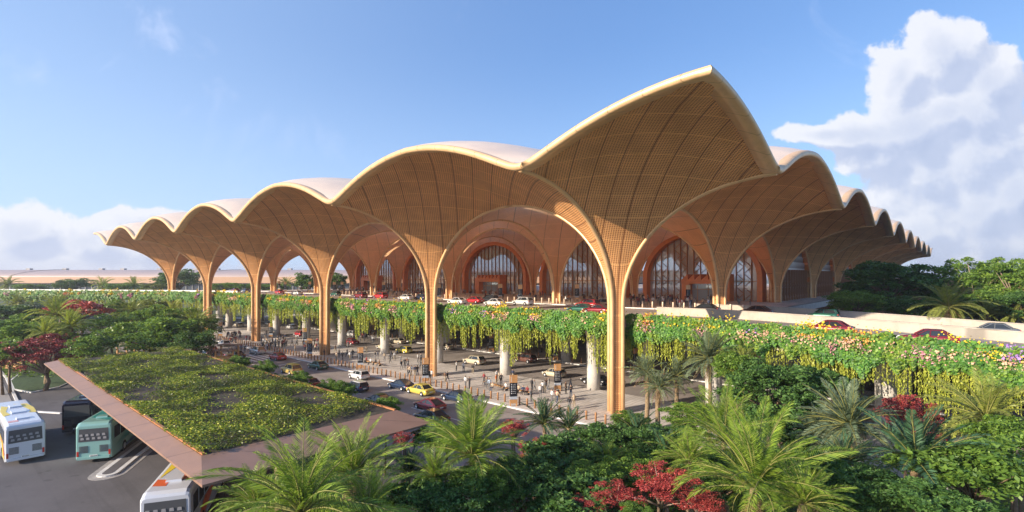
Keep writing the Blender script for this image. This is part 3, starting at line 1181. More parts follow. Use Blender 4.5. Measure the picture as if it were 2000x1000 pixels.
m.box((35, -18, ze / 2), (588, 2, ze), mat('wing_glass', (0.05, 0.06, 0.08), 0.2))
for k in range(120): m.box((-255 + k * 4.9, -19.4, ze / 2), (0.5, 0.4, ze - 1), mat('wing_bar', (0.3, 0.3, 0.3), 0.5))
m.build('glazed_wall', wing)
for k in range(16):
    m = MB(); m.box((-200 + k * 26 + (k % 3) * 4, 6, zt + 0.5), (3.2, 3, 1.6), mat('vent_grey', (0.35, 0.33, 0.33), 0.6)); m.build('roof_vent', wing)
for cx in (-190, -45, 100, 235):
    m = MB()
    pts = [(cx + 22 * k / 8, secs[1 + k][0] - 0.3, secs[1 + k][1] + 0.25) for k in range(9)]
    m.tube(pts, 0.14, mat('roof_seam', (0.25, 0.2, 0.18), 0.6), 5)
    m.build('roof_seam', wing)

rw = empty('low_brown_building', (150, 170, 0), ANG_R - R(90), 'low brown building glimpsed between the trees at the far right', 'building')
m = MB(); m.box((0, 0, 7.2), (60, 20, 14.4), mat('brown_wall', (0.35, 0.17, 0.10), 0.7, var=0.1)); m.build('wall', rw)
m = MB(); m.box((0, 0, 14.9), (62, 22, 1.0), FASCIA); m.build('roof', rw)
hills = MB()
hx = np.linspace(-2600, 600, 60)
vs = [(x, 5200, -5) for x in hx] + [(x, 5300, 16 + 70 * max(0, math.sin((x + 2600) / 420) * math.sin(x / 171 + 1)) * cl((200 - x) / 1500)) for x in hx] + [(x, 5600, -5) for x in hx]
hills.add(vs, [(k, k + 1, 61 + k, 60 + k) for k in range(59)] + [(60 + k, 61 + k, 121 + k, 120 + k) for k in range(59)], mat('far_hill', (0.16, 0.22, 0.27), 0.9), smooth=True)
tag(hills.build('hills'), kind='structure')

# ================================================================ VEGETATION
def rot_frame(n):
    """n random orthonormal pairs, leaning so that leaves mostly face upward/outward"""
    a = RNG.normal(size=(n, 3)); a /= np.linalg.norm(a, axis=1)[:, None]
    b = RNG.normal(size=(n, 3)); b -= (a * b).sum(1)[:, None] * a; b /= np.linalg.norm(b, axis=1)[:, None]
    return a, b


def leaf_quads(P, size, aspect=0.5, A=None, B=None, bias=0.0):
    n = len(P)
    if A is None:
        A, B = rot_frame(n)
        if bias:
            A[:, 2] *= (1 - bias); B[:, 2] *= (1 - bias)
            A /= np.linalg.norm(A, axis=1)[:, None]; B /= np.maximum(np.linalg.norm(B, axis=1), .2)[:, None]
    L = (size * RNG.uniform(0.45, 1.5, n))[:, None] * 0.5
    Wd = L * aspect
    V = np.empty((n, 4, 3))
    V[:, 0] = P - A * L
    V[:, 1] = P + B * Wd - A * L * 0.1
    V[:, 2] = P + A * L
    V[:, 3] = P - B * Wd - A * L * 0.1
    return V.reshape(-1, 3), np.arange(4 * n).reshape(n, 4)


def crown_points(n, nl, flat=0.8, lump=0.34, hollow=0.55, seed=0, under=0.75):
    """points of leaves in a lumpy crown of unit radius"""
    r = np.random.default_rng(seed)
    d = r.normal(size=(nl, 3)); d[:, 2] = np.where(d[:, 2] < -under, -d[:, 2] * .6, d[:, 2]); d /= np.linalg.norm(d, axis=1)[:, None]
    c = d * r.uniform(hollow, 0.86, nl)[:, None]
    sz = r.uniform(0.6, 1.25, nl) * lump
    k = r.integers(0, nl, n)
    q = r.normal(size=(n, 3)); q /= np.linalg.norm(q, axis=1)[:, None]
    q[:, 2] = np.abs(q[:, 2]) * np.where(r.random(n) < .75, 1, -1) * .8
    rad = r.random(n) ** 0.35
    P = c[k] + q * (sz[k] * rad)[:, None]
    P[:, 2] *= flat
    return P, c * np.array([1, 1, flat])


LEAF = {
    'dark': leafmat('leaf_dark', [(0.026, 0.065, 0.016), (0.045, 0.11, 0.024), (0.075, 0.16, 0.035), (0.13, 0.24, 0.06)], 0.22, rough=0.55, spec=0.3),
    'mid': leafmat('leaf_mid', [(0.055, 0.12, 0.022), (0.10, 0.19, 0.03), (0.16, 0.28, 0.04), (0.25, 0.37, 0.06)], 0.32),
    'olive': leafmat('leaf_olive', [(0.09, 0.12, 0.022), (0.15, 0.18, 0.035), (0.23, 0.26, 0.05), (0.08, 0.13, 0.03)], 0.28),
    'fresh': leafmat('leaf_fresh', [(0.07, 0.14, 0.025), (0.12, 0.22, 0.035), (0.19, 0.31, 0.05), (0.05, 0.12, 0.03)], 0.33),
    'grey': leafmat('leaf_grey', [(0.05, 0.085, 0.045), (0.09, 0.13, 0.075), (0.15, 0.20, 0.12), (0.22, 0.27, 0.18)], 0.2, rough=0.55, spec=0.3),
    'maroon': leafmat('leaf_maroon', [(0.18, 0.022, 0.026), (0.28, 0.04, 0.04), (0.38, 0.07, 0.06), (0.12, 0.02, 0.022)], -0.0001),
    'red': leafmat('leaf_red', [(0.20, 0.018, 0.02), (0.34, 0.04, 0.04), (0.46, 0.09, 0.07), (0.14, 0.018, 0.02)], -0.0001),
}
LEAF['redbright'] = leafmat('leaf_redbright', [(0.36, 0.05, 0.045), (0.52, 0.10, 0.08), (0.62, 0.18, 0.12), (0.26, 0.04, 0.035)], -0.0001)
PALM = {
    'bright': leafmat('palm_bright', [(0.13, 0.22, 0.025), (0.21, 0.32, 0.035), (0.32, 0.43, 0.06), (0.08, 0.16, 0.02)], 0.32),
    'olive': leafmat('palm_olive', [(0.15, 0.19, 0.035), (0.23, 0.27, 0.05), (0.32, 0.34, 0.075), (0.11, 0.15, 0.03)], 0.28),
    'blue': leafmat('palm_blue', [(0.025, 0.065, 0.035), (0.04, 0.10, 0.05), (0.07, 0.15, 0.075), (0.02, 0.05, 0.03)], 0.15),
    'grey': leafmat('palm_grey', [(0.09, 0.13, 0.08), (0.14, 0.19, 0.11), (0.20, 0.26, 0.16), (0.06, 0.10, 0.06)], 0.2),
    'yellow': leafmat('palm_yellow', [(0.30, 0.34, 0.05), (0.40, 0.44, 0.07), (0.50, 0.52, 0.12), (0.18, 0.26, 0.04)], 0.35),
}
RACHIS = mat('palm_stalk', (0.22, 0.22, 0.06), 0.7)
TWIG = mat('bare_twig', (0.30, 0.22, 0.17), 0.85)


def crown_mesh(key, m, n, nl, leaf, flat=0.8, lump=0.34, hollow=0.55, seed=1, aspect=0.5, bias=0.25):
    P, c = crown_points(n, nl, flat, lump, hollow, seed)
    V, F = leaf_quads(P, leaf, aspect, bias=bias)
    me = mesh_arrays(key, V, F, [m])
    return me, c


CR_ = {}


def crown_kind(k):
    if k in CR_: return CR_[k]
    spec = {
        # near plants: leaf small against the crown
        'dark_near': ('dark', 21000, 110, 0.058, 0.85, 0.17, 0.5, 0.55),
        'dark_near2': ('dark', 10500, 60, 0.105, 0.75, 0.22, 0.45, 0.5),
        'mid_near': ('mid', 18000, 90, 0.060, 0.8, 0.18, 0.45, 0.5),
        'fresh_near': ('fresh', 10000, 60, 0.085, 0.8, 0.22, 0.35, 0.45),
        'grey_near': ('grey', 19000, 70, 0.055, 0.85, 0.24, 0.4, 0.6),
        'red_near': ('red', 15000, 120, 0.034, 0.75, 0.14, 0.15, 0.7),
        'maroon_near': ('maroon', 15000, 120, 0.040, 0.7, 0.15, 0.3, 0.55),
        # mid distance and far
        'dark_far': ('dark', 7000, 46, 0.085, 0.8, 0.28, 0.45, 0.6),
        'mid_far': ('mid', 7000, 42, 0.085, 0.8, 0.28, 0.45, 0.6),
        'olive_far': ('olive', 6500, 42, 0.085, 0.7, 0.28, 0.45, 0.6),
        'grey_far': ('grey', 6500, 40, 0.085, 0.85, 0.27, 0.45, 0.6),
        'fresh_far': ('fresh', 6500, 40, 0.085, 0.8, 0.28, 0.4, 0.6),
        'open_tree': ('mid', 16000, 90, 0.055, 0.95, 0.17, 0.25, 0.5),
        'maroon_far': ('maroon', 9000, 50, 0.06, 0.62, 0.22, 0.5, 0.6),
        'red_far': ('redbright', 7000, 42, 0.07, 0.6, 0.24, 0.45, 0.6),
    }[k]
    me, c = crown_mesh('crown', LEAF[spec[0]], spec[1], spec[2], spec[3], spec[4], spec[5], spec[6], seed=abs(hash(k)) % 9999 if False else sum(map(ord, k)), aspect=spec[7])
    CR_[k] = (me, c)
    return CR_[k]


def tree(kind, loc, w, h, label, cat='tree', name='tree', group=None, lean=0.0, trunkm=None, visible_twigs=False):
    """loc = centre of the crown; w, h its width and height"""
    me, c = crown_kind(kind)
    x, y, z = loc
    rz = random.uniform(0, 6.28)
    root = empty(name, (x, y, 0), rz, label, cat, group)
    cr = link('crown', me, root)
    cr.location = (0, 0, z)
    flat = max(abs(c[:, 2]).max(), 0.3)
    cr.scale = (w / 2.0 * 1.0, w / 2.0, h / 2.0 / 0.8)
    m = MB()
    tm = trunkm or TRUNK
    r0 = max(0.07, w * 0.022)
    zb = max(0.3, z - h * 0.35)
    nt = 1 if cat == 'tree' else 3
    for q in range(nt):
        ox, oy = (0, 0) if nt == 1 else (random.uniform(-.12, .12) * w, random.uniform(-.12, .12) * w)
        m.tube([(ox, oy, 0), (ox * 1.1 + 0.03 * w, oy, zb * 0.5), (ox * .8, oy * 1.2, zb)], [r0 * 1.3, r0, r0 * 0.8], tm, 7)
    idx = list(range(0, len(c), max(1, len(c) // (16 if not visible_twigs else 40))))
    for i in idx:
        t_ = c[i] * np.array([w / 2, w / 2, h / 1.6]) * (0.9 if not visible_twigs else 1.12)
        p1 = (t_[0] * 0.35, t_[1] * 0.35, zb + (z + t_[2] - zb) * 0.45)
        m.tube([(0, 0, zb - 0.1), p1, (t_[0], t_[1], z + t_[2])], [r0 * 0.6, r0 * 0.32, r0 * 0.08], tm if not visible_twigs else TWIG, 4)
    m.build('trunk', root)
    return root


def frond_arrays(L, droop, pairs, lw, ll, curl, seed):
    """one frond in the x-z plane growing along +x from the origin: returns leaflet quads and the stalk polyline"""
    r = np.random.default_rng(seed)
    n = 14
    pts = [np.zeros(3)]
    ang = 0.0
    for i in range(n):
        t = (i + 0.5) / n
        a = -droop * t ** 1.4
        pts.append(pts[-1] + L / n * np.array([math.cos(a), 0, math.sin(a)]))
    pts = np.array(pts)
    ts = np.linspace(0.14, 0.995, pairs)
    V = []
    for t in ts:
        f = t * n; i = min(n - 1, int(f)); w = f - i
        p = pts[i] * (1 - w) + pts[i + 1] * w
        d = pts[i + 1] - pts[i]; d /= np.linalg.norm(d)
        up = np.array([-d[2], 0, d[0]])
        ln = ll * (math.sin(math.pi * min(1, 0.12 + t * 0.86)) ** 0.6) * r.uniform(0.88, 1.1)
        for s in (-1, 1):
            side = np.array([0, s, 0])
            fw = 0.55 + 0.5 * t
            dirv = side * 1.0 + d * fw + up * (0.30 - 0.1 * r.random())
            dirv /= np.linalg.norm(dirv)
            tip = p + dirv * ln + np.array([0, 0, -curl * ln])
            mid = p + dirv * ln * 0.55 + np.array([0, 0, -curl * ln * 0.15])
            wv = (d * 0.85 + up * 0.5 * r.uniform(-1, 1)); wv /= np.linalg.norm(wv)
            V += [p, mid + wv * lw * .5, tip, mid - wv * lw * .5]
    return np.array(V), pts


def palm_mesh(nf, L, el0, el1, droop, pairs, lw, ll, curl, leafm, seed, dead=0):
    """crown of a feather palm; el0/el1 = elevation of outermost/innermost fronds in degrees"""
    r = np.random.default_rng(seed)
    base = [frond_arrays(L, droop * k, pairs, lw, ll, curl, seed + q) for q, k in enumerate((0.6, 0.85, 1.1, 1.35))]
    AV = []; mb = MB()
    for i in range(nf):
        t = i / (nf - 1)
        el = R(el0 + (el1 - el0) * t ** 0.9 + r.uniform(-14, 14))
        az = i * 2.39996 + r.uniform(-.45, .45)
        fb, pts = base[min(3, int((1 - t) * 3 + r.random()))]
        fb = fb * np.array([1, 1, 1]) if r.random() > .3 else fb * np.array([1, .7, 1])
        sc_ = (0.8 + 0.3 * math.sin(math.pi * (0.15 + 0.8 * (1 - t)))) * r.uniform(0.78, 1.12)
        ce, se = math.cos(el), math.sin(el)
        M1 = np.array([[ce, 0, -se], [0, 1, 0], [se, 0, ce]])
        ro = r.uniform(-.5, .5)
        M0 = np.array([[1, 0, 0], [0, math.cos(ro), -math.sin(ro)], [0, math.sin(ro), math.cos(ro)]])
        M2 = np.array([[math.cos(az), -math.sin(az), 0], [math.sin(az), math.cos(az), 0], [0, 0, 1]])
        M = M2 @ M1 @ M0 * sc_
        AV.append(fb @ M.T)
        pp = pts @ M.T
        mb.tube([tuple(p) for p in pp[::2]], [0.045 * L / 3.4 * (1 - 0.85 * k / (len(pp[::2]) - 1)) for k in range(len(pp[::2]))], RACHIS, 4)
    V = np.concatenate(AV)
    F = np.arange(len(V)).reshape(-1, 4)
    me = mesh_arrays('fronds', V, F, [leafm])
    return me, mb.mesh('stalks')


PK = {}


def palm_kind(k):
    if k in PK: return PK[k]
    s = {
        'bright': (46, 3.9, -8, 82, 0.95, 46, 0.052, 0.74, 0.22, PALM['bright'], 3),
        'bright2': (40, 3.9, 0, 84, 1.1, 46, 0.052, 0.76, 0.30, PALM['bright'], 23),
        'yellow': (36, 3.4, -5, 80, 1.2, 34, 0.12, 0.6, 0.3, PALM['yellow'], 5),
        'date': (60, 2.6, -35, 82, 0.7, 34, 0.05, 0.42, 0.08, PALM['grey'], 9),
        'grey': (64, 3.2, -30, 82, 0.75, 46, 0.055, 0.50, 0.1, PALM['grey'], 13),
        'olive': (44, 3.6, -30, 80, 1.15, 46, 0.06, 0.62, 0.3, PALM['olive'], 17),
        'blue': (34, 2.9, -5, 80, 0.8, 40, 0.07, 0.5, 0.12, PALM['blue'], 29),
        'olive_far': (34, 3.4, -25, 78, 1.1, 20, 0.16, 0.6, 0.3, PALM['olive'], 37),
        'yellow_far': (30, 3.4, -15, 80, 1.1, 20, 0.16, 0.6, 0.3, PALM['yellow'], 41),
    }[k]
    PK[k] = palm_mesh(*s) + (s[1],)
    return PK[k]


DRY = []
def dry_mesh():
    if not DRY:
        dm = leafmat('palm_dry', [(0.20, 0.13, 0.06), (0.30, 0.20, 0.10), (0.13, 0.08, 0.04)], -0.0001)
        DRY.append(palm_mesh(14, 2.3, -82, -50, 0.3, 22, 0.05, 0.34, 0.2, dm, 77)[0])
    return DRY[0]


def palm(kind, loc, w, label, group=None, name='palm_tree', trunk_r=0.16, dead=True):
    """loc = the point the fronds spring from; w = crown width in metres"""
    fr, st, L = palm_kind(kind)
    x, y, z = loc
    root = empty(name, (x, y, 0), random.uniform(0, 6.28), label, 'palm tree', group)
    s = w / (2 * L * 1.12)
    parts_ = [('fronds', fr), ('stalks', st)]
    if kind in ('date', 'grey', 'olive', 'olive_far', 'bright'): parts_.append(('dry_fronds', dry_mesh()))
    for nm, me in parts_:
        o = link(nm, me, root)
        o.location = (0, 0, z); o.scale = (s, s, s)
    m = MB()
    n = 14
    pts = []; rr = []
    for i in range(n + 1):
        t = i / n
        pts.append((0.12 * math.sin(2.5 * t), 0.1 * math.sin(1.7 * t), z * t))
        rr.append(trunk_r * (1.25 - 0.4 * t) * (1.0 + (0.12 if i % 2 else 0)) * (1.35 if t > 0.93 else 1))
    pts[-1] = (0, 0, z + 0.05)
    m.tube(pts, rr, PTRUNK, 9)
    m.build('trunk', root)
    return root


# ---- foreground palms
palm('bright', D(1475, 955, 21.5), 8.6, 'largest bright green palm in the foreground at lower right, above the red shrub')
palm('bright2', D(1415, 862, 30), 8.2, 'tall bright palm rising behind the largest foreground palm')
palm('bright2', D(1345, 905, 26), 4.6, 'shaded feathery palm just left of the largest foreground palm', )
palm('bright', D(922, 893, 26.5), 7.6, 'bright green palm standing alone in front of the kerb, left of the dark shrubs')
palm('bright2', D(590, 1005, 20), 8.6, 'yellow-green palm at the bottom edge beside the canopy tip')
palm('bright', D(690, 930, 26), 7.0, 'bright palm overlapping the pale edge of the planted canopy')
palm('bright2', D(720, 1010, 21), 5.4, 'low bright palm at the bottom edge, right of the yellow-green one')
palm('blue', D(800, 925, 28), 3.4, 'small blue-green palm between the two foreground palm groups')
palm('blue', D(1062, 828, 43), 5.6, 'dark blue-green palm with upright fronds at the plaza corner')
palm('blue', D(1112, 838, 42), 4.6, 'dark bushy blue-green palm right of the upright one at the plaza corner')
palm('blue', D(1245, 850, 40), 5.0, 'dark palm below the corner column of the terminal')
palm('blue', D(1300, 900, 33), 5.4, 'dark long-fronded palm among the dark shrubs, left of the tall bright palm')
palm('grey', D(1660, 832, 29), 6.4, 'grey-green date palm with a dense round crown below the flower planter')
palm('grey', D(1600, 850, 33), 4.4, 'small grey-green date palm half hidden left of the dense round one')
palm('blue', D(1790, 905, 24), 6.6, 'dark shaded palm with stiff upright fronds at lower right')
palm('blue', D(1650, 905, 27), 4.0, 'small dark date palm under the dense round grey-green crown')
palm('olive', D(1925, 818, 29.5), 7.2, 'olive palm with drooping fronds and orange fruit stalks at the right edge')
palm('date', D(1262, 728, 53), 4.8, 'leftmost of the slim date palms beside the corner column', group='slim date palms by the corner column', trunk_r=0.2)
palm('date', D(1322, 735, 54), 5.0, 'rightmost of the slim date palms beside the corner column', group='slim date palms by the corner column', trunk_r=0.2)
palm('date', D(1287, 757, 50), 4.8, 'lowest of the slim date palms beside the corner column', group='slim date palms by the corner column', trunk_r=0.2)
palm('grey', D(1385, 700, 49), 7.2, 'tall grey-green palm right of the slim date palms, in front of the pillars')
palm('olive', D(1450, 712, 46), 4.6, 'small olive palm beside the tall grey-green one')
palm('bright2', D(500, 990, 22), 4.6, 'small bright palm at the bottom edge just right of the front bus')
palm('bright2', D(1185, 905, 31), 3.6, 'small green palm among the dark shrubs above the crimson planting')
palm('bright', D(1570, 985, 20), 4.4, 'low palm at the bottom edge right of the largest bright palm')
palm('bright2', D(850, 935, 25), 4.2, 'feathery palm just left below the lone bright palm')
# ---- behind the ramp
palm('olive', D(1853, 600, 66), 9.6, 'broad olive palm behind the ramp parapet at right')
palm('olive_far', D(1925, 612, 68), 6.6, 'small palm behind the parapet, right of the broad olive one')
palm('olive_far', D(1980, 618, 66), 6.0, 'palm at the right edge behind the ramp parapet')
# ---- left
for k, (x, y, Y, w, kd, lab) in enumerate([
    (383, 634, 88, 10.5, 'olive_far', 'tall olive palm standing in front of the second column from the left'),
    (258, 612, 110, 10, 'olive_far', 'palm with spiky crown left of the leftmost canopy column'),
    (336, 608, 118, 8, 'yellow_far', 'yellowish palm at the foot of the leftmost canopy column'),
    (110, 616, 88, 9.5, 'yellow_far', 'bright yellow palm above the maroon tree'),
    (138, 640, 78, 8, 'yellow_far', 'yellow palm with long open fronds right of the maroon tree top'),
    (90, 652, 76, 7, 'yellow_far', 'low yellow palm just above the maroon tree'),
    (35, 592, 150, 10, 'olive_far', 'palm in front of the far flowered road at the left edge'),
    (118, 594, 150, 10, 'olive_far', 'palm in front of the far flowered road left of the red tree'),
    (15, 556, 240, 13, 'olive_far', 'distant palm behind the elevated road at the left edge'),
    (200, 558, 230, 12, 'yellow_far', 'distant light palm behind the elevated road, middle of the left row'),
    (262, 558, 235, 12, 'yellow_far', 'distant light palm behind the elevated road, left of the first column'),
    (560, 556, 240, 12, 'olive_far', 'distant palm seen through the arch near the sign posts')]):
    palm(kd, D(x, y, Y), w, lab, trunk_r=0.22)

# ---- trees and shrubs: kind, px, py, Y, width px, height px, label, category, name
TREES = [
    ('dark_near', 1505, 768, 41, 190, 120, 'largest dark glossy tree in front of the ramp pillars', 'tree', 'broadleaf_tree'),
    ('dark_near2', 1590, 760, 42, 120, 110, 'dark tree at the right of the largest glossy tree', 'tree', 'broadleaf_tree'),
    ('mid_near', 1440, 722, 45, 100, 76, 'rounded olive-green tree left of the largest dark tree', 'tree', 'broadleaf_tree'),
    ('dark_near2', 1525, 830, 37, 150, 90, 'dark shrub below the largest glossy tree', 'shrub', 'shrub'),
    ('mid_near', 1350, 815, 44, 130, 60, 'low rounded bush at the foot of the slim date palms', 'shrub', 'shrub'),
    ('mid_near', 1232, 822, 49, 80, 36, 'low round bush against the foot of the corner column', 'shrub', 'shrub'),
    ('dark_near', 1185, 872, 37, 160, 80, 'dark shrub at the edge of the plaza below the corner column', 'shrub', 'shrub'),
    ('dark_near2', 1105, 905, 32, 190, 110, 'wide dark shrub in the middle of the foreground', 'shrub', 'shrub'),
    ('dark_near', 1010, 960, 27, 200, 120, 'dark glossy shrub right of the lone bright palm', 'shrub', 'shrub'),
    ('dark_near2', 1130, 985, 25, 200, 110, 'dark shrub at the bottom edge left of the red shrub', 'shrub', 'shrub'),
    ('dark_near', 900, 990, 24, 190, 110, 'dark shrub at the bottom edge under the lone bright palm', 'shrub', 'shrub'),
    ('dark_near2', 820, 985, 24, 150, 110, 'dark green shrub at the bottom edge between the palm groups', 'shrub', 'shrub'),
    ('dark_near', 1290, 880, 35, 170, 90, 'dark shrub behind the red shrub', 'shrub', 'shrub'),
    ('mid_near', 1240, 925, 30, 150, 80, 'green shrub just above the red shrub', 'shrub', 'shrub'),
    ('dark_near', 1410, 930, 29, 160, 100, 'dark shrub between the two large bright palms', 'shrub', 'shrub'),
    ('dark_near2', 1580, 950, 25, 190, 150, 'dark shaded shrub right of the largest bright palm', 'shrub', 'shrub'),
    ('dark_near', 1700, 975, 23, 180, 110, 'dark shaded shrub at the bottom edge below the dark palm', 'shrub', 'shrub'),
    ('fresh_near', 1900, 925, 23, 250, 150, 'broad leafy green shrub at the bottom right', 'shrub', 'shrub'),
    ('mid_near', 1985, 870, 27, 170, 120, 'leafy shrub at the right edge under the olive palm', 'shrub', 'shrub'),
    ('dark_near2', 1820, 985, 21, 170, 90, 'dark shrub at the bottom edge left of the broad leafy one', 'shrub', 'shrub'),
    ('fresh_near', 862, 858, 33, 120, 56, 'light airy shrub in front of the canopy corner with red blossom on its right', 'shrub', 'shrub'),
    ('fresh_near', 935, 945, 25, 120, 70, 'light green shrub under the fronds of the lone bright palm', 'shrub', 'shrub'),
    ('red_near', 1292, 952, 24, 160, 90, 'tallest crimson shrub with pale bare twigs at the bottom edge', 'shrub', 'shrub'),
    ('red_near', 1205, 968, 24.5, 110, 62, 'crimson shrub with twigs left of the tallest one at the bottom edge', 'shrub', 'shrub'),
    ('red_near', 1152, 990, 24, 90, 50, 'dark red shrub at the left end of the crimson planting', 'shrub', 'shrub'),
    ('red_near', 1368, 985, 23, 110, 56, 'crimson shrub partly under the largest bright palm', 'shrub', 'shrub'),
    ('fresh_near', 1240, 1000, 22.5, 70, 30, 'light green shrub among the crimson shrubs', 'shrub', 'shrub'),
    ('mid_near', 1060, 905, 33, 90, 50, 'mid green shrub under the red blossoms at the plaza corner', 'shrub', 'shrub'),
    ('mid_near', 1160, 930, 28, 110, 56, 'lit mid green shrub in the middle of the foreground', 'shrub', 'shrub'),
    ('fresh_near', 1335, 850, 38, 70, 36, 'light shrub between the date palms and the tall bright palm', 'shrub', 'shrub'),
    ('red_near', 1005, 838, 36, 62, 44, 'red blossoming shrub right of the lone bright palm', 'shrub', 'shrub'),
    ('red_near', 1040, 880, 33, 72, 50, 'crimson shrub among dark leaves below the upright blue-green palm', 'shrub', 'shrub'),
    ('red_near', 788, 858, 31, 46, 34, 'small red blossoming shrub touching the canopy corner', 'shrub', 'shrub'),
    ('maroon_near', 1772, 812, 33, 105, 110, 'crimson tree between the two right-hand palms', 'tree', 'maple_tree'),
    ('red_near', 1800, 860, 31, 80, 60, 'low crimson shrub under the crimson tree', 'shrub', 'shrub'),
    # behind the ramp
    ('dark_near', 1735, 558, 82, 190, 92, 'large dense dark tree behind the ramp parapet', 'tree', 'broadleaf_tree'),
    ('mid_near', 1672, 592, 74, 110, 56, 'bushy shrub at the left foot of the large dense tree behind the ramp', 'shrub', 'shrub'),
    ('open_tree', 1905, 560, 76, 150, 104, 'open tree with pale branches at the right, behind the ramp', 'tree', 'broadleaf_tree'),
    ('open_tree', 1985, 562, 72, 140, 110, 'open tree at the right edge behind the ramp', 'tree', 'broadleaf_tree'),
    ('mid_near', 1815, 572, 84, 70, 50, 'small bushy tree between the dense tree and the broad palm', 'tree', 'broadleaf_tree'),
    ('dark_far', 1780, 602, 72, 110, 50, 'dark shrub behind the parapet left of the broad palm', 'shrub', 'shrub'),
    ('dark_far', 1930, 608, 73, 150, 60, 'dark shrub behind the parapet under the open trees', 'shrub', 'shrub'),
    ('mid_near', 1945, 590, 70, 120, 56, 'bushy green tree under the two open trees at the right', 'tree', 'broadleaf_tree'),
    ('dark_near', 1995, 600, 66, 90, 60, 'dark bush at the right edge behind the parapet', 'shrub', 'shrub'),
    ('mid_near', 1870, 598, 88, 90, 44, 'green bush behind the broad olive palm', 'shrub', 'shrub'),
    ('dark_near', 1700, 585, 90, 110, 70, 'dark tree left part of the mass behind the ramp', 'tree', 'broadleaf_tree'),
    # left middle
    ('maroon_near', 88, 690, 72, 150, 96, 'maroon tree standing on the lawn beside the bus yard', 'tree', 'maple_tree'),
    ('red_far', 160, 606, 100, 104, 54, 'light red tree below the far flowered road', 'tree', 'maple_tree'),
    ('mid_far', 335, 652, 84, 120, 80, 'dense green tree behind the planted canopy', 'tree', 'broadleaf_tree'),
    ('mid_far', 270, 655, 88, 100, 70, 'green tree right of the brown shelter roofs', 'tree', 'broadleaf_tree'),
    ('fresh_far', 300, 628, 100, 100, 60, 'grey-green tree left of the leftmost canopy column', 'tree', 'broadleaf_tree'),
    ('olive_far', 300, 604, 125, 90, 44, 'olive tree in front of the flowered road near the leftmost column', 'tree', 'broadleaf_tree'),
    ('fresh_far', 225, 608, 118, 60, 46, 'small tree by the grey path behind the shelters', 'tree', 'broadleaf_tree'),
    ('fresh_far', 190, 680, 72, 90, 60, 'green bush right of the maroon tree', 'shrub', 'shrub'),
    ('fresh_far', 160, 672, 78, 70, 46, 'light green bush with yellow leaves behind the maroon tree', 'shrub', 'shrub'),
    ('mid_far', 50, 655, 84, 110, 66, 'grey-green tree left of the maroon tree', 'tree', 'broadleaf_tree'),
    ('mid_far', 5, 690, 70, 90, 60, 'green bush at the left edge beside the wooden shelter', 'shrub', 'shrub'),
    ('grey_far', 78, 606, 135, 110, 38, 'blue-green trees below the flowered road at the left', 'tree', 'broadleaf_tree'),
    ('dark_far', 15, 612, 125, 90, 38, 'dark tree at the left edge under the flowered road', 'tree', 'broadleaf_tree'),
    ('olive_far', 235, 600, 145, 60, 26, 'olive bush in front of the flowered road right of the red tree', 'shrub', 'shrub'),
    ('fresh_far', 105, 655, 86, 80, 44, 'fresh green bush behind the maroon tree', 'shrub', 'shrub'),
    ('fresh_far', 402, 640, 92, 60, 50, 'light shrub right of the tall olive palm', 'shrub', 'shrub'),
    ('dark_far', 380, 668, 78, 80, 50, 'dark bush at the far end of the planted canopy', 'shrub', 'shrub'),
    ('fresh_far', 40, 638, 98, 90, 50, 'light green tree near the left edge below the flowered road', 'tree', 'broadleaf_tree'),
    ('mid_far', -5, 650, 84, 80, 60, 'green tree cut by the left edge', 'tree', 'broadleaf_tree'),
    ('fresh_far', 215, 640, 92, 80, 50, 'light green tree by the path behind the shelter roofs', 'tree', 'broadleaf_tree'),
    ('mid_far', 350, 622, 100, 70, 50, 'round green tree beside the leftmost canopy column', 'tree', 'broadleaf_tree'),
    ('fresh_far', 300, 668, 80, 110, 50, 'light shrub mass just behind the planted canopy', 'shrub', 'shrub'),
    # far row behind the flowered road
    ('dark_far', 350, 547, 235, 84, 44, 'large tree behind the two leftmost columns', 'tree', 'broadleaf_tree'),
    ('dark_far', 604, 550, 235, 56, 40, 'tree seen through the arch beyond the third column', 'tree', 'broadleaf_tree'),
    ('dark_far', 655, 550, 235, 44, 36, 'tree beside the glazed facade far to the left', 'tree', 'broadleaf_tree'),
    ('dark_far', 145, 556, 232, 66, 26, 'dark tree in the far row, below the barrel roof', 'tree', 'broadleaf_tree'),
    ('mid_far', 60, 562, 228, 60, 18, 'low tree in the far row near the left edge', 'tree', 'broadleaf_tree'),
    ('mid_far', 235, 562, 228, 60, 20, 'low tree in the far row, between two light palms', 'tree', 'broadleaf_tree'),
    ('olive_far', 300, 562, 226, 50, 20, 'olive bush in the far row, left of the first column', 'shrub', 'shrub'),
    ('mid_far', 440, 560, 228, 60, 18, 'low bush in the far row between the second and third columns', 'shrub', 'shrub'),
    ('fresh_far', 480, 562, 226, 40, 16, 'light bush in the far row near the third column', 'shrub', 'shrub'),
    ('mid_far', 530, 562, 232, 70, 18, 'low bushes seen through the arch right of the third column', 'shrub', 'shrub'),
]
for (kd, x, y, Y, w, h, lab, cat, nm) in TREES:
    k = Y / FPX
    tree(kd, D(x, y, Y), w * k * 1.12, h * k * 1.12, lab, cat, nm, visible_twigs=kd in ('red_near', 'open_tree', 'maroon_near'))
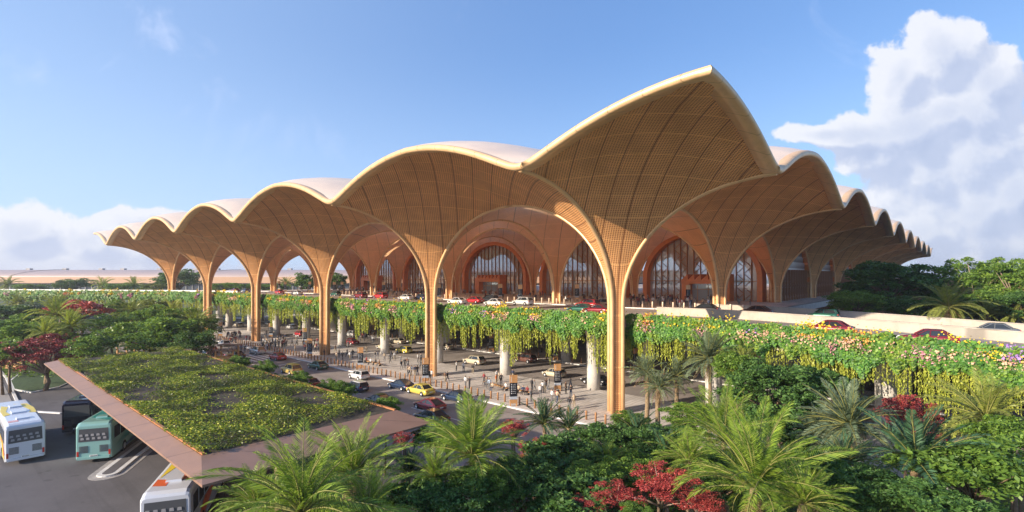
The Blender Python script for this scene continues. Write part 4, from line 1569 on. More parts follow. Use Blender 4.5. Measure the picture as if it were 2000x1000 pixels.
# small trees in the strip between the planted canopy and the road
for k, (x, w, h) in enumerate([(468, 46, 34), (517, 50, 40), (582, 56, 34), (640, 50, 36), (668, 58, 44), (752, 76, 46)]):
    q = (x - 1000) / FPX
    p0 = C0 - 28.8 * DR
    a_ = (q * p0[1] - p0[0]) / (DL[0] - q * DL[1])
    X, Y, _ = W(a_, -28.8)
    loc = (X, Y, 5.6 - 0.25 * (k == 5))
    tree('fresh_near' if k != 5 else 'mid_near', loc, w * Y / FPX, h * Y / FPX * 1.2,
         ['farthest', 'second farthest', 'third farthest', 'third nearest', 'second nearest', 'nearest'][k] + ' small green tree between the planted canopy and the road',
         'tree', 'small_tree', 'small trees beside the planted canopy')

# ---- ground cover under the foreground and left planting (uncountable)
def cover(name, n, fn, m, size, aspect=0.5, label=None):
    P = fn(n)
    V, F = leaf_quads(P, size, aspect, bias=0.4)
    o = link(name, mesh_arrays(name, V, F, [m]))
    return tag(o, label, None, None, 'stuff')


def fore_pts(n):
    a_ = RNG.uniform(-75, -13.5, n); b_ = RNG.uniform(-45, 2.0, n)
    P = C0 + a_[:, None] * DL + b_[:, None] * DR
    keep = (P[:, 1] > 12) & (np.abs(P[:, 0] / P[:, 1]) < 1.15)
    P = P[keep]
    z = 0.9 + 0.7 * np.sin(P[:, 0] * .9) * np.cos(P[:, 1] * .8) + RNG.uniform(-.6, .6, len(P))
    return np.column_stack([P, np.maximum(z, 0.1)])


cover('ground_cover', 60000, fore_pts, LEAF['mid'], 0.30)


def left_pts(n):
    X = RNG.uniform(-150, -22, n); Y = RNG.uniform(70, 175, n)
    a_ = (X - C0[0]) * DL[0] + (Y - C0[1]) * DL[1]
    b_ = (X - C0[0]) * DR[0] + (Y - C0[1]) * DR[1]
    path = (np.abs(Y - 108 - 0.12 * X) < 7) & (X > -125) & (X < -60)
    keep = (b_ < -30) & (X / Y > -1.1) & ~path & ((Y > 80) | (X > -60))
    X, Y = X[keep], Y[keep]
    z = 0.7 + 0.6 * np.sin(X * .35) * np.cos(Y * .3) + RNG.uniform(-.6, .8, len(X))
    return np.column_stack([X, Y, np.maximum(z, 0.1)])


cover('left_ground_cover', 60000, left_pts, LEAF['mid'], 0.55)


def back_pts(n):
    a_ = RNG.uniform(-75, -20, n); b_ = RNG.uniform(33, 90, n)
    P = C0 + a_[:, None] * DL + b_[:, None] * DR
    return np.column_stack([P, 6.5 + 1.4 * np.sin(P[:, 0] * .4) + RNG.uniform(-1.5, 1.5, len(P))])


cover('hillside_planting', 26000, back_pts, LEAF['mid'], 0.5)
m = MB()
m.prism([W(-14, 33)[:2], W(-120, 33)[:2], W(-120, 110)[:2], W(-14, 110)[:2]], 0, 6.2, SOIL)
tag(m.build('raised_terrain'), kind='structure')

# ---- flowering planter along the deck edge
def edge_path():
    pts = []
    for k in range(0, 60):
        a_ = -78 + k * (118 + 78) / 60
        x, y, _ = W(a_, 2.55)
        pts.append((x, y, DT - rdrop(a_), -DR[0], -DR[1]))
    for i in range(len(FRONT) - 1):
        x0, y0 = FRONT[i]; x1, y1 = FRONT[i + 1]
        L = math.hypot(x1 - x0, y1 - y0)
        nx, ny = (y1 - y0) / L * -1, (x1 - x0) / L
        if ny > 0: nx, ny = -nx, -ny
        for k in range(8):
            t = k / 8
            pts.append((x0 + (x1 - x0) * t, y0 + (y1 - y0) * t, DT, nx, ny))
    return np.array(pts)


EP = edge_path()
ES = np.concatenate([[0], np.cumsum(np.hypot(*(EP[1:, :2] - EP[:-1, :2]).T))])


def at_edge(s):
    return np.column_stack([np.interp(s, ES, EP[:, k]) for k in range(5)])


# density of samples falls with distance from the camera
sg = np.linspace(0, ES[-1], 3000)
eg = at_edge(sg)
dist = np.hypot(eg[:, 0], eg[:, 1])
vis = np.where((eg[:, 1] > 4) & (np.abs(eg[:, 0] / np.maximum(eg[:, 1], .1)) < 1.1), 1.0, 0.03)
dens = vis / np.maximum(dist, 25) ** 1.1
cdf = np.cumsum(dens); cdf /= cdf[-1]


def samp(n, r=RNG): return np.interp(r.random(n), cdf, sg)


def wob(s, k, ph=0.0): return np.sin(s * k + ph) * 0.5 + np.sin(s * k * 2.3 + 1.7 + ph) * 0.3 + np.sin(s * k * 5.1 + ph * 2) * 0.2


def planting(n, top, bot, bulge, sz, m, name, aspect=0.75):
    s = samp(n)
    e = at_edge(s)
    hb = bot + 0.75 * wob(s, 0.6) + 0.6 * wob(s, 2.3, 2)
    u = RNG.random(n) ** 0.85
    z = top + 0.22 * wob(s, 2.1, 4) - (top + hb) * u
    off = bulge * np.sin(np.clip((1 - u) * 1.0 + 0.15, 0, 1) * math.pi * 0.8) + RNG.uniform(-.25, .25, n) + 0.15
    back = RNG.random(n) < 0.18
    off = np.where(back & (u < 0.2), -RNG.uniform(0, .7, n), off)
    P = np.column_stack([e[:, 0] + e[:, 3] * off, e[:, 1] + e[:, 4] * off, e[:, 2] + z])
    dd = np.hypot(P[:, 0], P[:, 1])
    sizes = sz * (0.75 + dd / 110)
    A, B = rot_frame(n)
    nrm = np.column_stack([e[:, 3], e[:, 4], np.full(n, 0.6)])
    A -= 0.75 * (A * nrm).sum(1)[:, None] * nrm; A[:, 2] -= 0.4
    A /= np.linalg.norm(A, axis=1)[:, None]
    B = np.cross(nrm, A); B /= np.linalg.norm(B, axis=1)[:, None]
    V, F = leaf_quads(P, sizes, aspect, A, B)
    o = link(name, mesh_arrays(name, V, F, [m]))
    return o


LEAF['vine'] = leafmat('leaf_vine', [(0.03, 0.08, 0.01), (0.08, 0.18, 0.015), (0.16, 0.29, 0.025), (0.28, 0.38, 0.05)], 0.30, patch=[(0.03, 0.10, 0.02), (0.06, 0.19, 0.03), (0.11, 0.28, 0.05), (0.20, 0.40, 0.05)], pscale=0.35)
LEAF['moss'] = leafmat('leaf_moss', [(0.28, 0.32, 0.035), (0.42, 0.46, 0.06), (0.52, 0.54, 0.10), (0.20, 0.26, 0.03)], 0.3)
tag(planting(110000, 1.15, 1.75, 0.95, 0.20, LEAF['vine'], 'trailing_greenery'), kind='stuff')

FL = {'yellow': ((0.85, 0.55, 0.03), (0.75, 0.62, 0.06)), 'orange': ((0.85, 0.33, 0.06), (0.80, 0.45, 0.15)), 'peach': ((0.66, 0.36, 0.26), (0.72, 0.48, 0.32)),
      'pink': ((0.60, 0.24, 0.32), (0.68, 0.36, 0.40)), 'violet': ((0.30, 0.16, 0.55), (0.45, 0.28, 0.65))}
for q, (nm, cs) in enumerate(FL.items()):
    fm = leafmat('petal_' + nm, [cs[0], cs[1], tuple(0.7 * x for x in cs[0])], -0.0001, rough=0.6, spec=0.2)
    nc = {'yellow': 190, 'orange': 40, 'peach': 64, 'pink': 44, 'violet': 16}[nm]
    s0 = samp(nc)
    wts = RNG.uniform(.1, 1, nc) ** 2.2; k = RNG.choice(nc, nc * 40, p=wts / wts.sum())
    s = s0[k] + RNG.normal(0, 1, len(k)) * (0.25 + 0.35 * RNG.random(nc))[k]
    zc = {'yellow': 0.95, 'orange': 0.6, 'peach': 0.25, 'pink': -0.05, 'violet': 0.9}[nm] + RNG.normal(0, .22, nc)
    e = at_edge(np.clip(s, 0, ES[-1]))
    zz = zc[k] + RNG.normal(0, .30, len(k)) - np.where(RNG.random(len(k)) < .3, RNG.uniform(0, .8, len(k)), 0) * (nm in ('pink', 'peach'))
    off = 0.62 + 0.80 * np.sin(np.clip((zz + 1.6) / 2.6, 0, 1) * math.pi * .9) + RNG.uniform(-.1, .2, len(k))
    off = np.where(zz > .6, off * .7, off)
    P = np.column_stack([e[:, 0] + e[:, 3] * off, e[:, 1] + e[:, 4] * off, e[:, 2] + zz])
    V, F = leaf_quads(P, 0.12 * RNG.uniform(.6, 1.4, len(P)) * (0.8 + np.hypot(P[:, 0], P[:, 1]) / 140), 1.0)
    tag(link(nm + '_blossom', mesh_arrays('blossom', V, F, [fm])), kind='stuff')
# hanging vines
ns = 1250
s0 = samp(ns)
Ls = RNG.uniform(0.4, 3.8, ns) * np.clip(0.8 + 0.7 * wob(s0, 0.8), .2, 1.5)
P = []; sz = []
for q in range(ns):
    m_ = int(14 * Ls[q])
    z = -1.2 - np.linspace(0, Ls[q] + 0.8, m_)
    nst = 1 + (q % 4 == 0) * 4
    for _ in range(nst):
        ds = 0 if nst == 1 else RNG.normal(0, .3)
        e = at_edge(np.full(m_, np.clip(s0[q] + ds, 0, ES[-1])))
        off = 0.55 + RNG.uniform(-.04, .04, m_) - 0.05 * z * 0 + RNG.uniform(-.3, .3) * (nst > 1)
        P.append(np.column_stack([e[:, 0] + e[:, 3] * off + RNG.normal(0, .04, m_), e[:, 1] + e[:, 4] * off, e[:, 2] + z]))
P = np.concatenate(P)
A, B = rot_frame(len(P)); A[:, 2] -= 1.6; A /= np.linalg.norm(A, axis=1)[:, None]
V, F = leaf_quads(P, 0.17 * (0.8 + np.hypot(P[:, 0], P[:, 1]) / 120), 0.55, A, B)
tag(link('hanging_vines', mesh_arrays('hanging_vines', V, F, [LEAF['moss']])), kind='stuff')

# ================================================================ BUS YARD
sheet('bus_yard', [(-150, -60), (-3, -60), W(-8, -31)[:2], W(-8, -26.2)[:2], W(60, -26.2)[:2], (-78, 84), (-120, 66), (-150, 60)], 0.012, ASPH)
CA0, CA1, CB0, CB1, CZ = -4.6, 45.2, -44.8, -31.4, 6.5
canopy = empty('planted_canopy', (C0[0], C0[1], 0), ANG_R, 'long flat bus stop canopy with a pinkish metal rim and a planted roof', 'canopy')
RIM = jointed('canopy_rim', (0.27, 0.16, 0.115), 0.5, 0.05, 4.0, 0.5)
COPPER = mat('canopy_copper', (0.50, 0.22, 0.10), 0.4, 0.3, var=0.1, vscale=0.6)
m = MB()
A0, A1, B0, B1 = CA0, CA1, CB0, CB1
a0, a1, b0, b1 = A0 + 3.3, A1 - 1.2, B0 + 1.0, B1 - 0.35
o8 = [(B0, A0), (B1, A0), (B1, A1), (B0, A1)]
i8 = [(b0, a0), (b1, a0), (b1, a1), (b0, a1)]
vs = [(x, y, CZ - 0.05) for x, y in o8] + [(x, y, CZ + 0.28) for x, y in i8] + [(x, y, CZ - 0.17) for x, y in o8] + [(x, y, CZ - 0.9) for x, y in [(b0 + 1, a0 + 1.5), (b1 - .5, a0 + 1.5), (b1 - .5, a1 - 1), (b0 + 1, a1 - 1)]]
fs = []
for k in range(4):
    k2 = (k + 1) % 4
    fs += [(k, k2, 4 + k2, 4 + k), (8 + k, 8 + k2, k2, k), (12 + k, 12 + k2, 8 + k2, 8 + k)]
fs += [(15, 14, 13, 12)]
m.add(vs, fs, RIM)
m.build('roof_rim', canopy)
m = MB()
m.add([(x, y, CZ + 0.22) for x, y in i8], [(0, 1, 2, 3)], SOIL)
m.build('planting_bed', canopy)
m = MB()
m.box((b0 + 0.12, (a0 + a1) / 2, CZ + 0.31), (0.16, a1 - a0, 0.1), COPPER)
m.box((b1 - 0.12, (a0 + a1) / 2, CZ + 0.31), (0.16, a1 - a0, 0.1), COPPER)
m.build('gutter', canopy)
for a_ in np.linspace(A0 + 6, A1 - 4, 6):
    m = MB(); m.lathe([(0.28, 0), (0.28, CZ - 0.9)], RIM, ((B0 + B1) / 2 - 0.5, a_, 0), 14); m.build('support_column', canopy)
LEAF['roof'] = leafmat('leaf_roof', [(0.05, 0.09, 0.012), (0.14, 0.22, 0.02), (0.34, 0.40, 0.03), (0.56, 0.52, 0.07)], 0.25,
                       patch=[(0.015, 0.03, 0.008), (0.04, 0.065, 0.014), (0.09, 0.12, 0.022), (0.07, 0.04, 0.025)], pscale=0.35)
n = 120000
al = RNG.uniform(0, 1, n); be = RNG.uniform(0, 1, n)
aa_ = A0 + 3.1 + 2.6 * be ** 2 * RNG.uniform(.6, 1.3, n) + al * (A1 - A0 - 5)
bb_ = B0 + 0.95 + be * (B1 - B0 - 1.6)
keep_ = (np.sin(aa_ * .55 + 1.3 * np.sin(bb_ * .7)) + np.sin(bb_ * 1.15 - aa_ * .31 + 2) + .5 * np.sin(aa_ * 1.9 + bb_) + RNG.normal(0, .45, n)) > -0.85
aa_, bb_ = aa_[keep_], bb_[keep_]; n = len(aa_)
hh = 0.26 + 0.09 * np.sin(aa_ * 1.3 + 2 * np.sin(bb_ * .9)) + 0.08 * np.sin(bb_ * 2.1 + aa_ * .4) + 0.5 * np.exp(-((aa_ - 33) ** 2 / 8 + (bb_ + 39) ** 2 / 5))
P = np.column_stack([C0[0] + aa_ * DL[0] + bb_ * DR[0], C0[1] + aa_ * DL[1] + bb_ * DR[1], CZ + 0.3 + np.maximum(hh, 0.02) * RNG.random(n) ** .5])
V, F = leaf_quads(P, 0.145, 0.5, bias=0.55)
tag(link('roof_planting', mesh_arrays('roof_planting', V, F, [LEAF['roof']])), kind='stuff')

# raised kerb islands in the yard
def island(cx, cy, ang, L, Wd, nm='kerb_island', lab=None):
    m = MB()
    def outl(e):
        pts = []
        for k in range(10):
            t = -math.pi / 2 + math.pi * k / 9
            pts.append((L / 2 + (Wd / 2 + e) * math.cos(t), (Wd / 2 + e) * math.sin(t)))
        for k in range(10):
            t = math.pi / 2 + math.pi * k / 9
            pts.append((-L / 2 + (Wd / 2 + e) * math.cos(t), (Wd / 2 + e) * math.sin(t)))
        c_, s_ = math.cos(ang), math.sin(ang)
        return [(cx + x * c_ - y * s_, cy + x * s_ + y * c_) for x, y in pts]
    m.prism(outl(0.55), 0.0, 0.03, mat('worn_paint', (0.36, 0.34, 0.33), 0.8, var=0.2))
    m.prism(outl(0), 0.0, 0.14, KERB)
    m.prism(outl(-0.35), 0.0, 0.15, ASPH)
    return tag(m.build(nm), lab, 'traffic island', 'kerbed islands between the bus bays')


BAZ = math.atan2(0.945, -0.33)      # heading of the parked buses
x, y, _ = G(258, 890); island(x, y, BAZ - 0.05, 9, 1.5, lab='narrow kerbed island between the teal bus and the front bus')
x, y, _ = G(375, 985); island(x - 1.6, y + 0.5, BAZ, 14, 1.2, lab='kerbed island beside the white bus at the bottom edge')
# kerb lines and lawns at the left
def ribbon(name, pix, w, z0, z1, m_, kind='structure'):
    m = MB()
    pts = [G(*p) for p in pix]
    for (p, q) in zip(pts[:-1], pts[1:]):
        L = math.hypot(q[0] - p[0], q[1] - p[1]); an = math.atan2(q[1] - p[1], q[0] - p[0])
        m.box(((p[0] + q[0]) / 2, (p[1] + q[1]) / 2, (z0 + z1) / 2), (L + w * 0.6, w, z1 - z0), m_, an)
    return tag(m.build(name), kind=kind)


ribbon('yard_kerb', [(-20, 700), (12, 738), (38, 795), (52, 804), (118, 808)], 0.3, 0, 0.14, KERB)
ribbon('yard_path', [(-60, 740), (-8, 742), (16, 800), (20, 830)], 1.2, 0, 0.03, mat('pale_path', (0.34, 0.32, 0.31), 0.85, var=0.1))
def lawn(nm, pix):
    m = MB(); m.prism([G(*p)[:2] for p in pix], 0, 0.13, KERB)
    o = tag(m.build(nm + '_kerb'), kind='structure')
    c = np.mean([G(*p)[:2] for p in pix], axis=0)
    m = MB(); m.prism([tuple(c + (np.array(G(*p)[:2]) - c) * 0.95) for p in pix], 0, 0.16, mat('lawn_green', (0.045, 0.085, 0.028), 0.95, var=0.3, vscale=2, bump=0.6, bscale=30))
    return tag(m.build(nm), kind='structure')


lawn('lawn', [(25, 762), (60, 768), (115, 757), (148, 742), (190, 733), (150, 722), (40, 728), (18, 745)])
sheet('garden_path', [G(p, q)[:2] for p, q in ((165, 633), (255, 632), (235, 668), (185, 665), (100, 640), (-80, 640), (-80, 655), (100, 655))], 0.02, ASPH)

# wooden shelters at the left
def shelter(px, py, w, d, h, lab):
    x, y, _ = G(px, py)
    root = empty('shelter', (x, y, 0), -0.1, lab, 'shelter', 'wooden shelters left of the canopy')
    for (dy, dz) in ((0, 0), (d * 0.7, 0.8)):
        m = MB(); m.box((0, dy, h + dz), (w, d * 0.62, 0.22), COPPER if False else mat('shelter_roof', (0.30, 0.19, 0.14), 0.55, var=0.1)); m.build('roof', root)
    for sx in (-1, 1):
        for sy in (0, 1):
            m = MB(); m.box((sx * w * 0.42, sy * d * .7, (h + sy * .8) / 2), (0.25, 0.25, h + sy * .8), GOLDP); m.build('post', root)
    m = MB(); m.box((0, 0.1, 0.9), (w * 0.8, 0.3, 1.4), GOLDP); m.build('side_panel', root)
    return root


shelter(18, 722, 6.0, 3.2, 3.2, 'wooden shelter with a stepped flat roof at the left edge')
shelter(246, 706, 4.2, 3.0, 3.2, 'small wooden shelter with a stepped roof half hidden by trees')
shelter(438, 712, 4.0, 2.2, 2.6, 'small wooden shelter behind the far end of the planted canopy')

# ================================================================ BUSES
def bus(loc, ang, body, lower, label, accents=(), roofm=None, seats=False):
    """origin on the ground at the middle of the rear; x forward"""
    L, Wd, H = 12.0, 2.55, 3.45
    root = empty('bus', loc, ang, label, 'bus', 'parked coaches')
    # body shell: cross sections along x
    def sec(x, w, zb, zt, r_):
        h = w / 2
        return [(x, -h, zb), (x, -h, zt - r_), (x, -h + r_ * .3, zt - r_ * .3), (x, -h + r_, zt), (x, h - r_, zt), (x, h - r_ * .3, zt - r_ * .3), (x, h, zt - r_), (x, h, zb)]
    S_ = [sec(0.0, Wd - 0.16, 0.45, H - 0.28, 0.2), sec(0.08, Wd - 0.02, 0.36, H - 0.12, 0.24), sec(0.35, Wd, 0.32, H, 0.26), sec(3, Wd, 0.32, H, 0.26), sec(8, Wd, 0.32, H, 0.26),
          sec(L - 0.5, Wd, 0.32, H - 0.02, 0.28), sec(L - 0.12, Wd - 0.08, 0.36, H - 0.35, 0.3), sec(L, Wd - 0.3, 0.45, H - 0.9, 0.3)]
    m = MB()
    vs = [p for s_ in S_ for p in s_]
    fs = []
    for i in range(len(S_) - 1):
        for k in range(8):
            a_, b_ = i * 8 + k, i * 8 + (k + 1) % 8
            fs.append((a_, b_, b_ + 8, a_ + 8))
    fs += [tuple(range(7, -1, -1)), tuple(range((len(S_) - 1) * 8, len(S_) * 8))]
    m.add(vs, fs, body)
    m.build('body', root)
    # windows
    m = MB(); m.add([(-0.02, -1.08, 1.85), (-0.02, 1.08, 1.85), (-0.02, 1.04, 2.95), (-0.02, -1.04, 2.95)], [(0, 3, 2, 1)], mat('bus_glass', (0.085, 0.09, 0.10), 0.12, spec=0.7))
    m.build('rear_window', root)
    if seats:
        m = MB()
        for k in range(5):
            for z in (2.12, 2.42): m.box((-0.04, -0.8 + k * 0.4 + (z > 2.3) * 0.08, z), (0.03, 0.24, 0.18), mat('seat_grey', (0.30, 0.30, 0.32), 0.7), top=0.8)
        m.build('seats', root)
    m = MB()
    for s in (-1, 1): m.box((L / 2, s * (Wd / 2 + 0.003), 2.35), (L - 1.2, 0.02, 1.05), CARGLASS)
    m.build('side_window', root)
    m = MB(); m.box((L - 0.09, 0, 2.1), (0.1, 2.1, 1.6), CARGLASS); m.build('windscreen', root)
    m = MB()
    for s in (-1, 1):
        for k in range(7): m.box((1.9 + k * 1.45, s * (Wd / 2 + 0.02), 2.35), (0.07, 0.02, 1.05), body)
    m.build('window_pillars', root)
    # rear details
    dk = mat('vent_dark', (0.06, 0.06, 0.07), 0.6)
    for s in (-1, 1):
        m = MB()
        for k in range(7): m.box((0.0, s * 0.72, 0.95 + k * 0.085), (0.07, 0.62, 0.045), dk)
        m.build('engine_grille', root)
        m = MB(); m.box((0.01, s * 1.13, 0.85), (0.10, 0.14, 0.42), mat('tail_red', (0.5, 0.03, 0.02), 0.3)); m.build('tail_light', root)
    m = MB(); m.box((-0.02, 0, 0.62), (0.05, 0.56, 0.16), WHITE)
    for k in range(6): m.box((-0.05, -0.2 + k * 0.08, 0.62), (0.012, 0.04, 0.09), dk)
    m.build('number_plate', root)
    m = MB(); m.box((-0.02, 0, 0.46), (0.16, 2.3, 0.2), lower); m.build('bumper', root)
    for (x, w) in ((2.0, 0.9), (5.2, 1.1), (8.2, 0.9)):
        m = MB(); m.box((x, 0, H + 0.05), (1.3 if x > 4 else 0.8, w, 0.14), roofm or body, top=0.9); m.build('roof_hatch', root)
    for (x, s) in ((2.9, 1), (2.9, -1), (9.6, 1), (9.6, -1)):
        m = MB(); m.lathe([(0.48, -0.14), (0.5, -0.1), (0.5, 0.1), (0.48, 0.14)], BLACKP, (x, s * 1.16, 0.5), 18, axis='y')
        w = m.build('wheel', root)
        m = MB(); m.lathe([(0.27, -0.155), (0.27, 0.155)], GREYP, (x, s * 1.16, 0.5), 14, axis='y'); m.build('rim', w)
    for (nm, pts, mm) in accents:
        m = MB(); m.add(pts, [tuple(range(len(pts)))], mm); m.build(nm, root)
    return root


BW = mat('bus_white', (0.66, 0.69, 0.76), 0.25, 0.1, coat=0.5)
BT = mat('bus_teal', (0.27, 0.50, 0.47), 0.25, 0.1, coat=0.5)
BN = mat('bus_navy', (0.018, 0.020, 0.040), 0.22, 0.2, coat=0.6)
YEL = mat('livery_yellow', (0.80, 0.60, 0.05), 0.3)
ORR = mat('livery_orange', (0.70, 0.13, 0.04), 0.3)
BLU = mat('livery_blue', (0.03, 0.06, 0.28), 0.3)
TEA = mat('livery_teal', (0.03, 0.25, 0.24), 0.3)
sy = -1.30
def side(pts, s): return [(x, s * 1.30, z) for x, z in pts]
x, y, _ = G(183, 904)
bus((x, y, 0), BAZ, BT, BT, 'teal coach with a blue swoosh, parked under the planted canopy',
    [('livery_stripe', side([(1.0, 0.4), (4.0, 0.4), (8.0, 1.5), (11.5, 1.7), (11.5, 1.0), (8, 0.9), (5.5, 0.45)], -1), BLU),
     ('livery_band', side([(0.6, 0.9), (3.0, 1.6), (7.0, 1.75), (7.0, 1.5), (3.2, 1.2)], -1), TEA),
     ('roof_panel', [(0.6, -0.9, 3.46), (2.6, -0.9, 3.46), (4.8, 0.9, 3.46), (2.0, 0.9, 3.46)], TEA)], seats=True)
x, y, _ = G(150, 853)
bus((x - 0.5, y + 0.6, 0), BAZ, BN, BN, 'black coach parked behind the teal coach')
x, y, _ = G(50, 904)
bus((x, y, 0), ANG_L, BW, BW, 'white coach with yellow and orange swirls at the left edge',
    [('livery_swirl', side([(0.3, 0.5), (1.6, 0.5), (2.6, 1.4), (5.0, 1.8), (9.5, 1.5), (9.5, 1.75), (4.6, 1.95), (1.6, 1.8)], 1), YEL),
     ('livery_swoosh', side([(0.15, 1.0), (0.9, 0.7), (2.0, 1.5), (4.5, 1.8), (2.2, 1.8)], 1), ORR),
     ('roof_ring', [(4.0, -1.1, 3.465), (6.5, -1.15, 3.465), (9.0, -0.9, 3.465), (9.6, 0, 3.465), (8.6, 0.3, 3.465), (7.6, -0.5, 3.465), (5.4, -0.8, 3.465), (4.4, -0.6, 3.465)], YEL),
     ('roof_ring', [(4.0, 1.1, 3.47), (6.5, 1.15, 3.47), (9.2, 0.9, 3.47), (8.4, 0.5, 3.47), (6.0, 0.8, 3.47), (4.4, 0.6, 3.47)], YEL),
     ('roof_patch', [(0.9, 0.35, 3.462), (1.6, 0.35, 3.462), (1.6, 1.0, 3.462), (0.9, 1.0, 3.462)], mat('livery_pink', (0.7, 0.35, 0.33), 0.3))], seats=True)
x, y, _ = D(320, 1000, 27.3)
bus((-20.1, 29.8, 0), BAZ, BW, BW, 'white coach with red and yellow roof squares at the bottom edge',
    [('roof_patch', [(1.0, 0.25, 3.463), (2.0, 0.25, 3.463), (2.3, 1.0, 3.463), (1.2, 1.0, 3.463)], ORR),
     ('roof_patch', [(1.9, -1.0, 3.463), (3.0, -1.0, 3.463), (3.0, -0.3, 3.463), (1.9, -0.3, 3.463)], ORR),
     ('roof_patch', [(2.4, 0.95, 3.463), (5.0, 0.95, 3.463), (5.0, 0.3, 3.463), (4.0, 0.6, 3.463)], YEL),
     ('livery_swoosh', side([(0.8, 0.5), (3.0, 0.5), (7.0, 1.6), (3.5, 1.7)], -1), ORR)], seats=True)

# ================================================================ CARS
def make_car(kind, paint, loc, ang, label, group, roof=None):
    L, Wd, H = {'sedan': (4.6, 1.82, 1.42), 'hatch': (3.9, 1.72, 1.46), 'suv': (4.5, 1.88, 1.64), 'coupe': (4.5, 1.84, 1.36)}[kind]
    key = (kind, paint.name, roof.name if roof else '')
    if key in CARS:
        r = dup(CARS[key], loc, ang, label, group); return r
    root = empty('car', loc, ang, label, 'car', group)
    hl = L / 2; w = Wd / 2; belt = H * 0.64
    rearz = belt + (0.02 if kind in ('sedan', 'coupe') else 0.04)
    prof = [(-hl, 0.45, 0.66, 0.80), (-hl + 0.10, 0.26, rearz - 0.10, 0.92), (-hl + 0.45, 0.22, rearz, 0.98), (-hl * 0.45, 0.2, belt + 0.01, 1.0), (0, 0.2, belt, 1.0),
            (hl * 0.38, 0.2, belt - 0.02, 1.0), (hl * 0.62, 0.2, belt - 0.10, 0.99), (hl - 0.30, 0.22, belt - 0.22, 0.93), (hl - 0.06, 0.27, belt - 0.36, 0.82), (hl, 0.35, 0.55, 0.74)]
    m = MB(); vs = []; fs = []
    for (x, zb, zt, k) in prof:
        ww = w * k; zm = zb + (zt - zb) * 0.55
        vs += [(x, -ww * .93, zb), (x, -ww, zb + (zt - zb) * .25), (x, -ww, zm), (x, -ww * .93, zt - .02), (x, -ww * .6, zt + .015), (x, ww * .6, zt + .015), (x, ww * .93, zt - .02), (x, ww, zm), (x, ww, zb + (zt - zb) * .25), (x, ww * .93, zb)]
    n = len(prof)
    for i in range(n - 1):
        for k in range(10):
            a_, b_ = i * 10 + k, i * 10 + (k + 1) % 10
            fs.append((a_, a_ + 10, b_ + 10, b_))
    fs += [tuple(range(10)), tuple(range(n * 10 - 1, (n - 1) * 10 - 1, -1))]
    m.add(vs, fs, paint, smooth=True)
    m.build('body', root)
    # greenhouse
    gx0, gx1, tx0, tx1 = {'sedan': (-1.75, 1.02, -1.05, 0.30), 'hatch': (-1.85, 0.95, -1.6, 0.35), 'suv': (-2.1, 1.0, -1.75, 0.35), 'coupe': (-2.0, 1.0, -0.85, 0.25)}[kind]
    zb, zt = belt - 0.01, H - 0.05
    wb, wt = w * 0.91, w * 0.70
    m = MB()
    def ring(z, x0, x1, ww, e=0.0): return [(x0, -ww * .9, z), (x0 + .18, -ww, z), (x1 - .3, -ww, z), (x1, -ww * .82, z), (x1, ww * .82, z), (x1 - .3, ww, z), (x0 + .18, ww, z), (x0, ww * .9, z)]
    r0 = ring(zb, gx0, gx1, wb); r1 = ring(zt, tx0, tx1, wt)
    m.add(r0 + r1, [(k, (k + 1) % 8, 8 + (k + 1) % 8, 8 + k) for k in range(8)], CARGLASS)
    m.build('windows', root)
    m = MB()
    r2 = ring(zt - 0.03, tx0 - .06, tx1 + .1, wt + .03); r3 = ring(zt + 0.05, tx0 + .08, tx1 - .1, wt * .88)
    m.add(r2 + r3, [(k, (k + 1) % 8, 8 + (k + 1) % 8, 8 + k) for k in range(8)] + [tuple(range(8, 16))], roof or paint, smooth=False)
    def lerp(p, q, t): return tuple(p[i] + (q[i] - p[i]) * t for i in range(3))
    def pillar(i, j=None):
        p, q = Vector(r0[i]), Vector(r1[i])
        p = Vector((p.x, p.y * 1.01, p.z)); q = Vector((q.x, q.y * 1.01, q.z))
        m.tube([p, q], 0.045, paint, 4, smooth=False)
    for i in (0, 1, 2, 3, 4, 5, 6, 7): pillar(i)
    for s in (-1, 1): m.tube([(-0.2, s * wb * 1.005, zb), (-0.25, s * wt * 1.01, zt)], 0.045, paint, 4, smooth=False)
    m.build('roof', root)
    for (x, s) in ((hl * 0.62, 1), (hl * 0.62, -1), (-hl * 0.60, 1), (-hl * 0.60, -1)):
        rw_ = 0.34 if kind != 'suv' else 0.37
        m = MB(); m.lathe([(rw_ - .03, -0.11), (rw_, -0.07), (rw_, 0.07), (rw_ - .03, 0.11)], BLACKP, (x, s * (w - 0.09), rw_), 16, axis='y')
        wh = m.build('wheel', root)
        m = MB(); m.lathe([(0.22, -0.118), (0.22, 0.118)], mat('rim_silver', (0.6, 0.6, 0.62), 0.3, 0.7), (x, s * (w - 0.09), rw_), 12, axis='y'); m.build('rim', wh)
    for s in (-1, 1):
        m = MB(); m.box((-hl + 0.10, s * w * 0.68, belt - 0.18), (0.12, 0.36, 0.15), mat('tail_red', (0.5, 0.03, 0.02), 0.3)); m.build('tail_light', root)
        m = MB(); m.box((hl - 0.14, s * w * 0.62, belt - 0.32), (0.2, 0.34, 0.12), mat('lamp_clear', (0.75, 0.78, 0.8), 0.15)); m.build('headlight', root)
        m = MB(); m.box((0.75, s * (w + 0.07), belt + 0.06), (0.14, 0.16, 0.11), paint); m.build('mirror', root)
    m = MB(); m.box((-hl + 0.0, 0, 0.56), (0.04, 0.5, 0.13), WHITE)
    m.build('number_plate', root)
    CARS[key] = root
    return root


